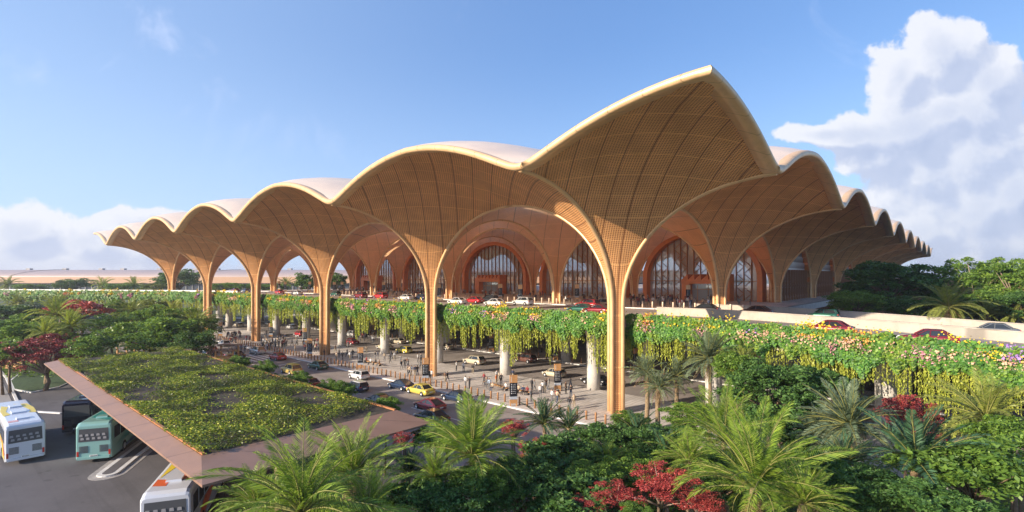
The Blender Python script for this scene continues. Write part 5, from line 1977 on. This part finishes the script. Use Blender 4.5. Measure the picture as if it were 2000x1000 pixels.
CARS = {}
def paint(nm, c): return mat('paint_' + nm, c, 0.28, 0.25, coat=0.8)
PT = {'white': paint('white', (0.68, 0.68, 0.68)), 'cream': paint('cream', (0.62, 0.54, 0.40)), 'red': paint('red', (0.45, 0.02, 0.03)), 'maroon': paint('maroon', (0.20, 0.015, 0.025)),
      'yellow': paint('yellow', (0.72, 0.58, 0.10)), 'gold': paint('gold', (0.66, 0.48, 0.14)), 'green': paint('green', (0.015, 0.10, 0.07)), 'navy': paint('navy', (0.015, 0.03, 0.07)),
      'black': paint('black', (0.015, 0.016, 0.02)), 'grey': paint('grey', (0.16, 0.17, 0.18)), 'brown': paint('brown', (0.14, 0.06, 0.045)), 'silver': paint('silver', (0.42, 0.43, 0.45))}
FR = 'cars on the road beside the plaza'
IN = 'cars on the covered lower road'
UP = 'cars on the upper road in front of the entrances'
RA = 'cars on the ramp'
CLIST = [
    ('hatch', 'white', 437, 676, 0, FR, 'small white car beyond the zebra crossing'),
    ('sedan', 'maroon', 411, 688, 0, FR, 'maroon car waiting at the left of the zebra crossing'),
    ('sedan', 'navy', 404, 694, 0, FR, 'dark blue car half hidden by the palm trunks at the crossing'),
    ('sedan', 'black', 462, 699, 0, FR, 'dark car stopped on the zebra crossing'),
    ('suv', 'silver', 503, 691, 0, FR, 'silver car on the kerb end of the zebra crossing'),
    ('sedan', 'red', 542, 702, 0, FR, 'bright red car just past the zebra crossing'),
    ('hatch', 'red', 444, 706, 0, FR, 'red car mostly hidden by the first small tree'),
    ('suv', 'gold', 569, 729, 0, FR, 'golden yellow hatchback behind the small trees'),
    ('sedan', 'green', 621, 720, 0, FR, 'dark green car near the kerb'),
    ('hatch', 'white', 701, 740, 0, FR, 'small white car next to the kerb'),
    ('hatch', 'navy', 697, 763, 0, FR, 'small dark car with a white roof'),
    ('sedan', 'maroon', 604, 757, 0, FR, 'maroon car hidden behind the third small tree'),
    ('coupe', 'navy', 783, 759, 0, FR, 'navy car in front of the yellow saloon'),
    ('sedan', 'yellow', 821, 769, 0, FR, 'yellow saloon beside the kerb below the second column'),
    ('coupe', 'black', 740, 790, 0, FR, 'black car hidden behind the nearest small tree'),
    ('coupe', 'maroon', 839, 799, 0, FR, 'dark red car left of the lone bright palm'),
    ('coupe', 'navy', 892, 783, 0, FR, 'navy car by the kerb behind the lone bright palm'),
    ('sedan', 'black', 843, 824, 0, FR, 'black car at the nearest end of the road beside the canopy corner'),
    ('suv', 'cream', 926, 711, 0, IN, 'cream car on the covered road right of the second column'),
    ('suv', 'brown', 1026, 707, 0, IN, 'brown car on the covered road by the inner kerb'),
    ('hatch', 'cream', 1082, 736, 0, IN, 'cream car behind the black sign post on the plaza'),
    ('sedan', 'black', 1164, 750, 0, IN, 'dark car passing behind the nearest concrete pillar'),
    ('sedan', 'cream', 869, 682, 0, IN, 'beige taxi just right of the second column'),
    ('suv', 'white', 686, 657, 0, IN, 'white car under the deck right of the third column'),
    ('sedan', 'maroon', 686, 672, 0, IN, 'maroon car under the deck in front of the white one'),
    ('hatch', 'yellow', 789, 689, 0, IN, 'small yellow car on the covered road left of the second column'),
    ('sedan', 'cream', 751, 682, 0, IN, 'cream car partly behind a concrete pillar'),
    ('sedan', 'cream', 777, 671, 0, IN, 'cream car behind the small yellow one'),
    ('sedan', 'white', 570, 642, 0, IN, 'white car far under the deck between the third and fourth columns'),
    ('hatch', 'red', 585, 656, 0, IN, 'red car far under the deck behind the crowd'),
    ('sedan', 'cream', 466, 638, 0, IN, 'cream car at the far left under the deck'),
    ('sedan', 'grey', 527, 635, 0, IN, 'grey car at the far left under the deck'),
    ('sedan', 'navy', 428, 634, 0, IN, 'dark car at the far left end of the covered road'),
    ('sedan', 'red', 926, 592, 1, UP, 'red car on the upper road left of the glazed arch'),
    ('sedan', 'white', 966, 597, 1, UP, 'white car on the upper road behind the flowers, left of the white off-roader'),
    ('suv', 'white', 1021, 596, 1, UP, 'white off-roader behind the sign post on the upper road'),
    ('suv', 'red', 1147, 602, 1, UP, 'red off-roader on the upper road left of the corner column'),
    ('suv', 'cream', 1180, 600, 1, UP, 'beige car just behind the corner column on the upper road'),
    ('sedan', 'white', 893, 594, 1, UP, 'white car low behind the flowers right of the second column'),
    ('suv', 'black', 960, 590, 1, UP, 'black car behind the red car on the upper road'),
    ('suv', 'red', 743, 583, 1, UP, 'red car on the upper road right of the third column'),
    ('suv', 'maroon', 704, 582, 1, UP, 'dark red car on the upper road next to the third column'),
    ('sedan', 'white', 793, 586, 1, UP, 'white car on the upper road left of the second column'),
    ('hatch', 'navy', 823, 586, 1, UP, 'dark blue car on the upper road close to the second column'),
    ('hatch', 'green', 655, 578, 1, UP, 'dark green car on the upper road at the third column'),
    ('sedan', 'red', 545, 574, 1, UP, 'red car on the upper road between the third and fourth columns'),
    ('sedan', 'white', 580, 576, 1, UP, 'white car on the upper road right of the far red car'),
    ('sedan', 'silver', 480, 571, 1, UP, 'silver car on the upper road near the fourth column'),
    ('sedan', 'maroon', 459, 570, 1, UP, 'maroon car at the far left of the upper road'),
    ('sedan', 'green', 1135, 610, 1, UP, 'green car nearly hidden by the flowers below the red off-roader'),
    ('sedan', 'maroon', 1166, 612, 1, UP, 'maroon car nearly hidden by the flowers beside the corner column'),
]
for (k, c, x, y, up, gp, lab) in CLIST:
    p = G(x, y, DT + 0.01 if up else 0.02)
    a_, b_ = AB(p[0], p[1])
    if gp == FR: b_ = max(-24.5, min(KB - 1.4, b_))
    if gp == IN: b_ = max(10.2, min(23.0, b_))
    if gp == UP: b_ = max(5.4, min(28.4, b_))
    X, Y, _ = W(a_, b_)
    make_car(k, PT[c], (X, Y, DT + 0.012 if up else 0.02), ANG_L + random.uniform(-.02, .02), lab, gp, roof=PT['white'] if 'white roof' in lab else None)


def a_for(px, b_):
    q = (px - 1000) / FPX
    p0 = C0 + b_ * DR
    return (q * p0[1] - p0[0]) / (DL[0] - q * DL[1])


for (px, b_, k, c, lab) in [(1376, 27, 'sedan', 'black', 'black car on the far lane of the ramp, nearest the terminal'), (1476, 27, 'sedan', 'brown', 'small brown car on the far lane of the ramp'),
                            (1607, 27, 'hatch', 'green', 'dark green car on the far lane in the middle of the ramp'), (1937, 23.5, 'sedan', 'grey', 'grey car on the far lane at the right end of the ramp'),
                            (1618, 9.0, 'sedan', 'maroon', 'dark red car behind the purple flowers on the near lane of the ramp'), (1812, 8.0, 'sedan', 'maroon', 'dark red car lower down the near lane, half hidden by yellow flowers')]:
    a_ = a_for(px, b_)
    X, Y, _ = W(a_, b_)
    make_car(k, PT[c], (X, Y, DT - rdrop(a_) + 0.03), ANG_L + 0.0, lab, RA)

# ================================================================ BOLLARDS, SIGNS
def bollard_mesh(m_):
    m = MB(); m.lathe([(0.115, 0), (0.115, 0.92), (0.10, 0.99), (0.05, 1.01)], m_, seg=12); return m.mesh('bollard')


BM1, BM2 = bollard_mesh(BOLL), bollard_mesh(BOLLPALE)
def ordw(n):
    u = ['', 'first', 'second', 'third', 'fourth', 'fifth', 'sixth', 'seventh', 'eighth', 'ninth', 'tenth', 'eleventh', 'twelfth', 'thirteenth', 'fourteenth', 'fifteenth', 'sixteenth', 'seventeenth', 'eighteenth', 'nineteenth']
    tn = {2: 'twenty', 3: 'thirty', 4: 'forty', 5: 'fifty', 6: 'sixty', 7: 'seventy', 8: 'eighty', 9: 'ninety'}
    if n >= 100: return 'hundredth' if n == 100 else 'hundred-and-' + ordw(n - 100)
    if n < 20: return u[n]
    return tn[n // 10] + '-' + u[n % 10] if n % 10 else tn[n // 10][:-1] + 'ieth'


ORD = ['nearest', 'second nearest', 'third nearest', 'fourth nearest', 'fifth nearest']
def bollard_row(me, a0, a1, step, b_, z, where, group, sc_=1.0):
    k = 0; a_ = a0
    tot = int((a1 - a0) / step)
    while a_ < a1:
        x, y, _ = W(a_, b_)
        o = link('bollard', me); o.location = (x, y, z); o.scale = (sc_,) * 3
        seg_ = ['between the corner and second columns', 'between the second and third columns', 'between the third and fourth columns', 'beyond the fourth column'][max(0, min(3, int(a_ // S)))]
        l = f'{ordw(k + 1)} bollard {where}, counted from the near end'
        tag(o, l, 'bollard', group)
        a_ += step; k += 1


bollard_row(BM1, -4, 118, 1.22, KB + 1.5, 0.13, 'along the plaza kerb', 'bollards along the plaza kerb')
bollard_row(BM1, 6, 104, 2.0, 25.6, 0.13, 'behind the lower road', 'bollards along the inner kerb')
bollard_row(BM2, -4.5, 120, 1.9, 31.0, DT + 0.12, 'on the upper deck', 'bollards on the upper deck', 1.15)


def totem(loc, ang, label, group, top=GOLDP, s=1.0, first=[None]):
    key = top.name
    if key in TOT:
        return dup(TOT[key], loc, ang, label, group, s)
    root = empty('sign_post', loc, ang, label, 'sign', group)
    root.scale = (s,) * 3
    m = MB()
    for y in (-0.38, 0.38): m.box((0, y, 0.18), (0.22, 0.12, 0.36), top)
    m.box((0, 0, 0.58), (0.24, 0.92, 0.44), top); m.build('base', root)
    m = MB(); m.box((0, 0, 1.0), (0.2, 0.9, 0.34), GREYP); m.build('lower_band', root)
    m = MB(); m.box((0, 0, 2.02), (0.22, 0.92, 1.64), BLACKP)
    m.build('black_panel', root)
    tm = mat('sign_text', (0.75, 0.77, 0.8), 0.5)
    m = MB()
    for s_ in (-1, 1):
        for r_ in range(6):
            z = 2.68 - r_ * 0.22
            m.box((s_ * 0.114, -0.27, z), (0.008, 0.10, 0.10), tm)
            for q in range(3): m.box((s_ * 0.114, -0.08 + q * 0.15, z), (0.008, 0.11 if (q + r_) % 3 else 0.06, 0.035), tm)
    m.build('sign_lettering', root)
    m = MB(); m.box((0, 0, 3.32), (0.24, 0.94, 0.92), top); m.build('top_panel', root)
    m = MB()
    for s_ in (-1, 1):
        for q in range(5): m.box((s_ * 0.125, -0.3, 3.05 + q * 0.13), (0.008, 0.08, 0.07), WHITE)
    m.build('top_symbol', root)
    TOT[key] = root
    return root


TOT = {}
SG = 'sign posts on the plaza'
for (x, y, lab) in [(704, 722, 'tall sign post with black panel beside the bollards, left of the second column'), (605, 699, 'sign post among the bollards just left of the third column'),
                    (831, 749, 'black panelled sign post beside the second column, behind the yellow saloon'), (1003, 793, 'large black panelled sign post nearest the camera, beside the seated people'),
                    (1089, 764, 'sign post standing alone on the plaza left of the corner column'), (430, 658, 'leftmost sign post on the plaza behind the bollards'),
                    (529, 660, 'short dark sign post in the crowd right of the fourth column'), (595, 672, 'short dark sign post left of the third column')]:
    p = G(x, y, 0.13); totem((p[0], p[1], 0.13), R(-78), lab, SG)
for (x, y, lab) in [(959, 687, 'sign post behind the covered road, in front of the waiting crowd'), (1033, 690, 'dark red sign post beside the brown car'), (1085, 703, 'sign post with a pale foot at the inner kerb'),
                    (1242, 724, 'sign post right of the corner column behind the slim date palms')]:
    p = G(x, y, 0.13); totem((p[0], p[1], 0.13), R(-78), lab, 'sign posts along the covered road')
UG = 'sign posts on the upper deck'
for (x, y, lab) in [(1016, 590, 'gold topped sign post in front of the white off-roader'), (977, 586, 'gold topped sign post left of the white off-roader'), (857, 586, 'gold topped sign post right of the second column'),
                    (1127, 588, 'gold topped sign post left of the red off-roader'), (1344, 592, 'large gold topped sign post at the right-hand entrance'), (732, 577, 'gold topped sign post above the dark red car'),
                    (749, 574, 'gold topped sign post behind the far red car'), (653, 573, 'small far sign post at the left end of the forecourt'), (668, 572, 'small far sign post, right one of the left pair'),
                    (605, 571, 'distant sign post seen through the third arch'), (557, 571, 'distant sign post left of the third arch tree'), (545, 568, 'far left sign post on the upper deck')]:
    p = G(x, y, DT + 0.12); totem((p[0], p[1], DT + 0.12), R(-78), lab, UG, GOLDP2, 1.0)

# ================================================================ PEOPLE
def person_mesh(pose):
    """one skinned body; returns a mesh with material slots skin, hair, top, trousers, shoes"""
    v = {}
    sit = pose == 'sit'
    hz = 0.48 if sit else 0.95
    v['pel'] = (0, 0, hz); v['waist'] = (0, 0, hz + 0.16); v['chest'] = (0.0, 0, hz + 0.38); v['neck'] = (0.0, 0, hz + 0.55)
    v['head'] = (0.02, 0, hz + 0.66); v['crown'] = (0.015, 0, hz + 0.74)
    E_ = [('pel', 'waist'), ('waist', 'chest'), ('chest', 'neck'), ('neck', 'head'), ('head', 'crown')]
    rad = {'pel': (.15, .11), 'waist': (.135, .10), 'chest': (.16, .11), 'neck': (.055, .055), 'head': (.085, .095), 'crown': (.075, .085)}
    stride = {'walk': 0.30, 'walk2': 0.22}.get(pose, 0.03)
    for s, n in ((1, 'l'), (-1, 'r')):
        st = stride * s
        v['sh' + n] = (0, s * 0.19, hz + 0.46)
        if pose == 'reach' and s > 0:
            v['el' + n] = (0.2, s * 0.30, hz + 0.42); v['wr' + n] = (0.36, s * 0.26, hz + 0.62); v['ha' + n] = (0.42, s * 0.26, hz + 0.69)
        elif pose == 'phone':
            v['el' + n] = (0.05, s * 0.24, hz + 0.20); v['wr' + n] = (0.26, s * 0.10, hz + 0.30); v['ha' + n] = (0.33, s * 0.07, hz + 0.33)
        elif sit:
            v['el' + n] = (0.05, s * 0.25, hz + 0.20); v['wr' + n] = (0.27, s * 0.16, hz + 0.16); v['ha' + n] = (0.35, s * 0.12, hz + 0.16)
        else:
            sw = -stride * s * 0.8
            v['el' + n] = (sw * 0.45 - 0.02, s * 0.25, hz + 0.19); v['wr' + n] = (sw + 0.05, s * 0.26, hz - 0.03); v['ha' + n] = (sw + 0.08, s * 0.255, hz - 0.12)
        E_ += [('chest', 'sh' + n), ('sh' + n, 'el' + n), ('el' + n, 'wr' + n), ('wr' + n, 'ha' + n)]
        rad['sh' + n] = (.065, .065); rad['el' + n] = (.045, .045); rad['wr' + n] = (.032, .03); rad['ha' + n] = (.038, .022)
        v['hip' + n] = (0, s * 0.09, hz - 0.05)
        if sit:
            v['kn' + n] = (0.44, s * 0.12, 0.49); v['an' + n] = (0.46, s * 0.12, 0.09); v['to' + n] = (0.60, s * 0.13, 0.045)
        else:
            v['kn' + n] = (st * 0.55 + 0.03, s * 0.10, 0.50); v['an' + n] = (st, s * 0.10, 0.09 + (0.05 if st < -0.1 else 0)); v['to' + n] = (st + 0.15, s * 0.11, 0.04)
        E_ += [('pel', 'hip' + n), ('hip' + n, 'kn' + n), ('kn' + n, 'an' + n), ('an' + n, 'to' + n)]
        rad['hip' + n] = (.095, .095); rad['kn' + n] = (.062, .062); rad['an' + n] = (.045, .045); rad['to' + n] = (.04, .032)
    names = list(v)
    me = bpy.data.meshes.new('tmp')
    me.from_pydata([v[k] for k in names], [(names.index(a), names.index(b)) for a, b in E_], [])
    o = bpy.data.objects.new('tmp', me); COL.objects.link(o)
    sk = o.modifiers.new('s', 'SKIN'); sk.use_smooth_shade = True
    sl = me.skin_vertices[0].data
    for i, k in enumerate(names): sl[i].radius = rad[k]; sl[i].use_root = (k == 'pel')
    su = o.modifiers.new('u', 'SUBSURF'); su.levels = 1; su.render_levels = 1
    dg = bpy.context.evaluated_depsgraph_get(); dg.update()
    out_ = bpy.data.meshes.new_from_object(o.evaluated_get(dg))
    bpy.data.objects.remove(o)
    mi = []
    for p in out_.polygons:
        c = p.center
        if c.z > hz + 0.565:
            k = 1 if (c.z > hz + 0.70 or c.x < 0.0) else 0
        elif c.z > hz + 0.53 and abs(c.y) < .1: k = 0
        elif sit and c.x > 0.20 and c.z > 0.575: k = 0
        elif (not sit) and abs(c.y) > 0.205 and c.z < hz - 0.02: k = 0
        elif pose in ('phone', 'reach') and c.x > 0.2: k = 0
        elif c.z > hz + 0.03 and not (sit and c.x > 0.2): k = 2
        elif c.z < 0.085: k = 4
        else: k = 3
        mi.append(k)
    return out_, mi


SKN = [mat('skin_light', (0.52, 0.32, 0.22), 0.6), mat('skin_tan', (0.36, 0.20, 0.12), 0.6)]
HAIR = mat('hair_dark', (0.02, 0.014, 0.01), 0.6)
SHOE = mat('shoe_black', (0.03, 0.025, 0.02), 0.5)
TOPS = [('white shirt', (0.66, 0.66, 0.66)), ('black jacket', (0.02, 0.02, 0.025)), ('grey coat', (0.20, 0.20, 0.20)), ('brown jacket', (0.14, 0.075, 0.045)), ('beige shirt', (0.48, 0.38, 0.27)),
        ('dark red top', (0.22, 0.03, 0.035)), ('navy jacket', (0.025, 0.035, 0.08)), ('orange top', (0.60, 0.18, 0.05)), ('pale blue shirt', (0.36, 0.44, 0.55))]
BOTS = [('black trousers', (0.018, 0.018, 0.022)), ('grey trousers', (0.14, 0.14, 0.145)), ('blue jeans', (0.05, 0.075, 0.13)), ('khaki trousers', (0.30, 0.24, 0.16))]
TM = [mat('cloth_' + n.replace(' ', '_'), c, 0.85) for n, c in TOPS]
BMs = [mat('cloth_' + n.replace(' ', '_'), c, 0.85) for n, c in BOTS]
POSES = ['stand', 'walk', 'walk2', 'sit', 'phone', 'reach']
PMESH = {}
for po in POSES:
    PMESH[po] = person_mesh(po)
PVAR = {}
USED = set()


def person(loc, ang, pose, ti, bi, where, group, h=1.0):
    verb = {'stand': 'standing', 'walk': 'striding', 'walk2': 'walking', 'sit': 'sitting', 'phone': 'on phone', 'reach': 'arm raised'}[pose]
    for q in range(40):
        lab = f'person in {TOPS[ti][0]} and {BOTS[bi][0]} {verb} {where}'
        if lab not in USED: break
        ti = (ti + 1) % len(TOPS); bi = (bi + (q % 3 == 2)) % len(BOTS)
    USED.add(lab)
    key = (pose, ti, bi)
    if key not in PVAR:
        me, mi = PMESH[pose]
        me = me.copy()
        me.materials.clear()
        for m_ in (SKN[(ti + bi) % 2], HAIR, TM[ti], BMs[bi], SHOE): me.materials.append(m_)
        me.polygons.foreach_set('material_index', mi)
        PVAR[key] = me
    o = link('person', PVAR[key])
    o.location = loc; o.rotation_euler = (0, 0, ang); o.scale = (h, h, h)
    tag(o, lab, 'person', group)
    return o


pr = random.Random(5)
NAMED = [(951, 752, 'sit', 3, 1, 'at the bench\'s left end'), (956, 762, 'stand', 8, 1, 'before the front bench'), (962, 763, 'sit', 4, 2, 'second on the front bench'),
         (969, 753, 'reach', 7, 3, 'by the front bench'), (979, 752, 'stand', 1, 0, 'behind the front bench'), (970, 744, 'stand', 0, 0, 'behind the front bench'),
         (988, 763, 'sit', 0, 0, 'left of the nearest sign post'), (1013, 768, 'sit', 4, 1, 'right of the nearest sign post'), (1022, 770, 'sit', 6, 0, 'on the right bench'),
         (1030, 771, 'sit', 5, 0, 'at the right bench\'s end'), (1037, 785, 'stand', 2, 1, 'in front of the right bench'), (1039, 763, 'stand', 1, 0, 'behind the right bench'),
         (1044, 765, 'walk2', 2, 1, 'behind the right bench'), (1060, 768, 'walk', 0, 0, 'left of the lone sign post'), (1072, 760, 'reach', 2, 1, 'left of the lone sign post'),
         (1078, 786, 'stand', 0, 1, 'in the trio by a sign'), (1085, 786, 'stand', 5, 1, 'in the trio by a sign'), (1091, 787, 'phone', 3, 3, 'in the trio by a sign'),
         (1096, 762, 'stand', 0, 0, 'right of the lone sign post'), (1105, 769, 'stand', 3, 0, 'near the lone sign'), (1115, 777, 'phone', 1, 2, 'near the lone sign'),
         (1112, 802, 'stand', 1, 1, 'nearest the corner column'), (1121, 796, 'stand', 4, 3, 'nearest the corner column'), (909, 757, 'stand', 0, 1, 'in the pair by the kerb'), (917, 759, 'phone', 1, 0, 'in the pair by the kerb'),
         (869, 748, 'walk2', 3, 3, 'right of the second column'), (874, 747, 'walk', 1, 1, 'right of the second column'), (839, 743, 'stand', 1, 0, 'by the second column\'s foot'), (843, 743, 'stand', 0, 1, 'by the second column\'s foot'),
         (795, 717, 'walk', 3, 1, 'left of the second column'), (816, 708, 'stand', 0, 1, 'left of the second column'), (822, 708, 'stand', 2, 0, 'left of the second column'), (820, 724, 'stand', 2, 1, 'left of the second column'),
         (796, 733, 'stand', 4, 1, 'in the pair by the sign post'), (804, 734, 'stand', 8, 3, 'in the pair by the sign post'), (657, 705, 'stand', 4, 3, 'by bollards near third column'), (669, 704, 'walk', 1, 0, 'by bollards near third column'),
         (678, 698, 'walk', 2, 0, 'right of the third column'), (689, 699, 'walk2', 1, 0, 'right of the third column'), (655, 689, 'walk', 3, 3, 'by the third column\'s foot'), (680, 680, 'stand', 2, 1, 'behind the third column pair'),
         (716, 709, 'sit', 5, 0, 'on the tall sign bench'), (724, 712, 'sit', 0, 0, 'on the tall sign bench'), (734, 713, 'sit', 1, 0, 'on the tall sign bench'), (741, 715, 'sit', 3, 1, 'on the tall sign bench'),
         (738, 702, 'stand', 6, 1, 'behind the tall sign bench'), (751, 706, 'stand', 4, 1, 'right of tall sign bench'), (733, 703, 'stand', 1, 1, 'behind the tall sign bench'),
         (419, 700, 'walk', 1, 0, 'at the crossing\'s left end'), (447, 693, 'walk2', 2, 0, 'on the zebra crossing'), (452, 695, 'walk', 3, 1, 'on the zebra crossing'), (462, 689, 'stand', 2, 1, 'on the zebra crossing'),
         (478, 689, 'walk', 1, 1, 'on the zebra crossing'), (491, 690, 'walk2', 0, 0, 'on the zebra crossing'), (471, 688, 'walk', 6, 1, 'on the zebra crossing'), (420, 691, 'walk2', 3, 0, 'beside dark cars at crossing'),
         (412, 676, 'phone', 4, 1, 'at the far kerb of the crossing')]
for (x, y, po, ti, bi, wh) in NAMED:
    onroad = 'crossing' in wh
    p = G(x, y, 0.13 if not onroad else 0.02)
    person((p[0], p[1], 0.13 if not onroad else 0.02), pr.uniform(0, 6.28) if po != 'sit' else ANG_R + math.pi + pr.uniform(-.3, .3), po, ti, bi, wh, 'people on the plaza')
# benches for the seated people
def bench(x0, y0, x1, y1, lab):
    p, q = G(x0, y0, 0.13), G(x1, y1, 0.13)
    L = math.hypot(q[0] - p[0], q[1] - p[1]) + 1.0
    ang = math.atan2(q[1] - p[1], q[0] - p[0])
    root = empty('bench', ((p[0] + q[0]) / 2, (p[1] + q[1]) / 2 + 0.1, 0.13), ang, lab, 'bench', 'benches on the plaza')
    m = MB(); m.box((0, 0, 0.40), (L, 0.5, 0.08), GOLDP); m.build('seat', root)
    for s in (-1, 1):
        m = MB(); m.box((s * (L / 2 - 0.3), 0, 0.18), (0.12, 0.42, 0.36), BLACKP); m.build('leg', root)


bench(951, 752, 988, 763, 'timber bench left of the nearest sign post'); bench(1013, 768, 1030, 771, 'timber bench right of the nearest sign post'); bench(716, 709, 741, 715, 'timber bench by the tall sign post left of the second column')

CROWDS = [(26, (434, 470, 488, 512), (656, 657, 672, 670), 0.13, 'in the leftmost plaza crowd'), (36, (509, 560, 560, 600), (668, 666, 686, 684), 0.13, 'in the fourth column crowd'),
          (22, (560, 623, 568, 620), (672, 672, 690, 686), 0.13, 'left of the third column'), (14, (688, 735, 690, 735), (658, 664, 668, 672), 0.13, 'behind the third column'),
          (20, (878, 945, 880, 940), (664, 668, 674, 682), 0.13, 'behind the covered road'), (6, (1045, 1075, 1050, 1075), (684, 686, 690, 690), 0.13, 'waiting beyond the brown car'),
          (5, (1105, 1130, 1110, 1130), (690, 692, 696, 698), 0.13, 'under deck by corner column'), (8, (760, 850, 770, 850), (645, 648, 660, 664), 0.13, 'in shade under the deck')]
for (n, xs_, ys_, z, wh) in CROWDS:
    for k in range(n):
        t, u = pr.random(), pr.random()
        x = xs_[0] + (xs_[1] - xs_[0]) * t; y = ys_[0] + (ys_[1] - ys_[0]) * t; y += (ys_[2] - ys_[0]) * u
        p = G(x, y, z)
        person((p[0], p[1], z), pr.uniform(0, 6.28), pr.choice(['stand', 'walk', 'walk2', 'phone', 'stand']), pr.choice([0, 1, 1, 2, 2, 3, 4, 5, 6, 0, 7 if k % 6 == 0 else 1]), pr.randrange(4), wh, 'people ' + wh, pr.uniform(.93, 1.05))
for (n, x0, x1, wh) in [(36, 655, 830, 'upstairs left of second column'), (30, 856, 1180, 'upstairs before the central arch'), (32, 1212, 1392, 'upstairs at the right entrance'),
                        (4, 545, 640, 'far left on upper deck'), (3, 1440, 1490, 'behind the right-hand glass')]:
    for k in range(n):
        b_ = pr.choice([pr.uniform(32, 40), pr.uniform(40, 62), pr.uniform(33, 50)])
        px = pr.uniform(x0, x1)
        a_ = a_for(px, b_)
        X, Y, _ = W(a_, b_)
        person((X, Y, DT + 0.12), pr.uniform(0, 6.28), pr.choice(['stand', 'walk', 'walk2', 'phone']), pr.choice([0, 1, 1, 2, 3, 4, 5, 6, 0, 2]), pr.randrange(4), wh, 'people ' + wh, pr.uniform(.93, 1.05))
# the many tiny figures further back
Vc = []; Fc = []; Mc = []; ml = []
keys = list(PVAR)
def blend_in(loc, ang, me):
    n0 = sum(len(v) for v in Vc)
    co = np.empty(len(me.vertices) * 3, dtype=np.float32); me.vertices.foreach_get('co', co); co = co.reshape(-1, 3)
    c_, s_ = math.cos(ang), math.sin(ang)
    co = np.column_stack([co[:, 0] * c_ - co[:, 1] * s_ + loc[0], co[:, 0] * s_ + co[:, 1] * c_ + loc[1], co[:, 2] + loc[2]])
    Vc.append(co)
    idx = []
    for m_ in me.materials:
        if m_ not in ml: ml.append(m_)
        idx.append(ml.index(m_))
    for p in me.polygons:
        vs_ = list(p.vertices)
        if len(vs_) == 4: Fc.append([v + n0 for v in vs_]); Mc.append(idx[p.material_index])
for (n, x0, x1, bl, bh, up) in [(70, 650, 835, 32, 62, 1), (46, 860, 1180, 33, 62, 1), (46, 1212, 1392, 33, 60, 1), (14, 545, 640, 32, 60, 1), (24, 500, 860, 26, 50, 0), (20, 870, 1100, 26, 50, 0), (40, 440, 830, -3, 7, 0), (14, 880, 1120, -2, 8, 0)]:
    for k in range(n):
        b_ = pr.uniform(bl, bh); px = pr.uniform(x0, x1); a_ = a_for(px, b_)
        X, Y, _ = W(a_, b_)
        key = pr.choice(keys)
        if key[0] == 'sit': continue
        blend_in((X, Y, DT + 0.12 if up else 0.13), pr.uniform(0, 6.28), PVAR[key])
tag(link('distant_crowd', mesh_arrays('distant_crowd', np.concatenate(Vc), Fc, ml, mi=Mc, smooth=True)), kind='stuff')

# ================================================================ AIR
HZ = bpy.data.materials.new('haze_air')
HZ.use_nodes = True
HZ.node_tree.nodes.clear()
ho = HZ.node_tree.nodes.new('ShaderNodeOutputMaterial')
pv = HZ.node_tree.nodes.new('ShaderNodeVolumePrincipled')
pv.inputs['Color'].default_value = (0.86, 0.90, 1.0, 1)
pv.inputs['Density'].default_value = 0.0003
pv.inputs['Anisotropy'].default_value = 0.3
HZ.node_tree.links.new(pv.outputs[0], ho.inputs['Volume'])
m = MB(); m.box((0, 4300, 24.5), (12400, 9800, 51), HZ)
tag(m.build('haze'), kind='stuff')
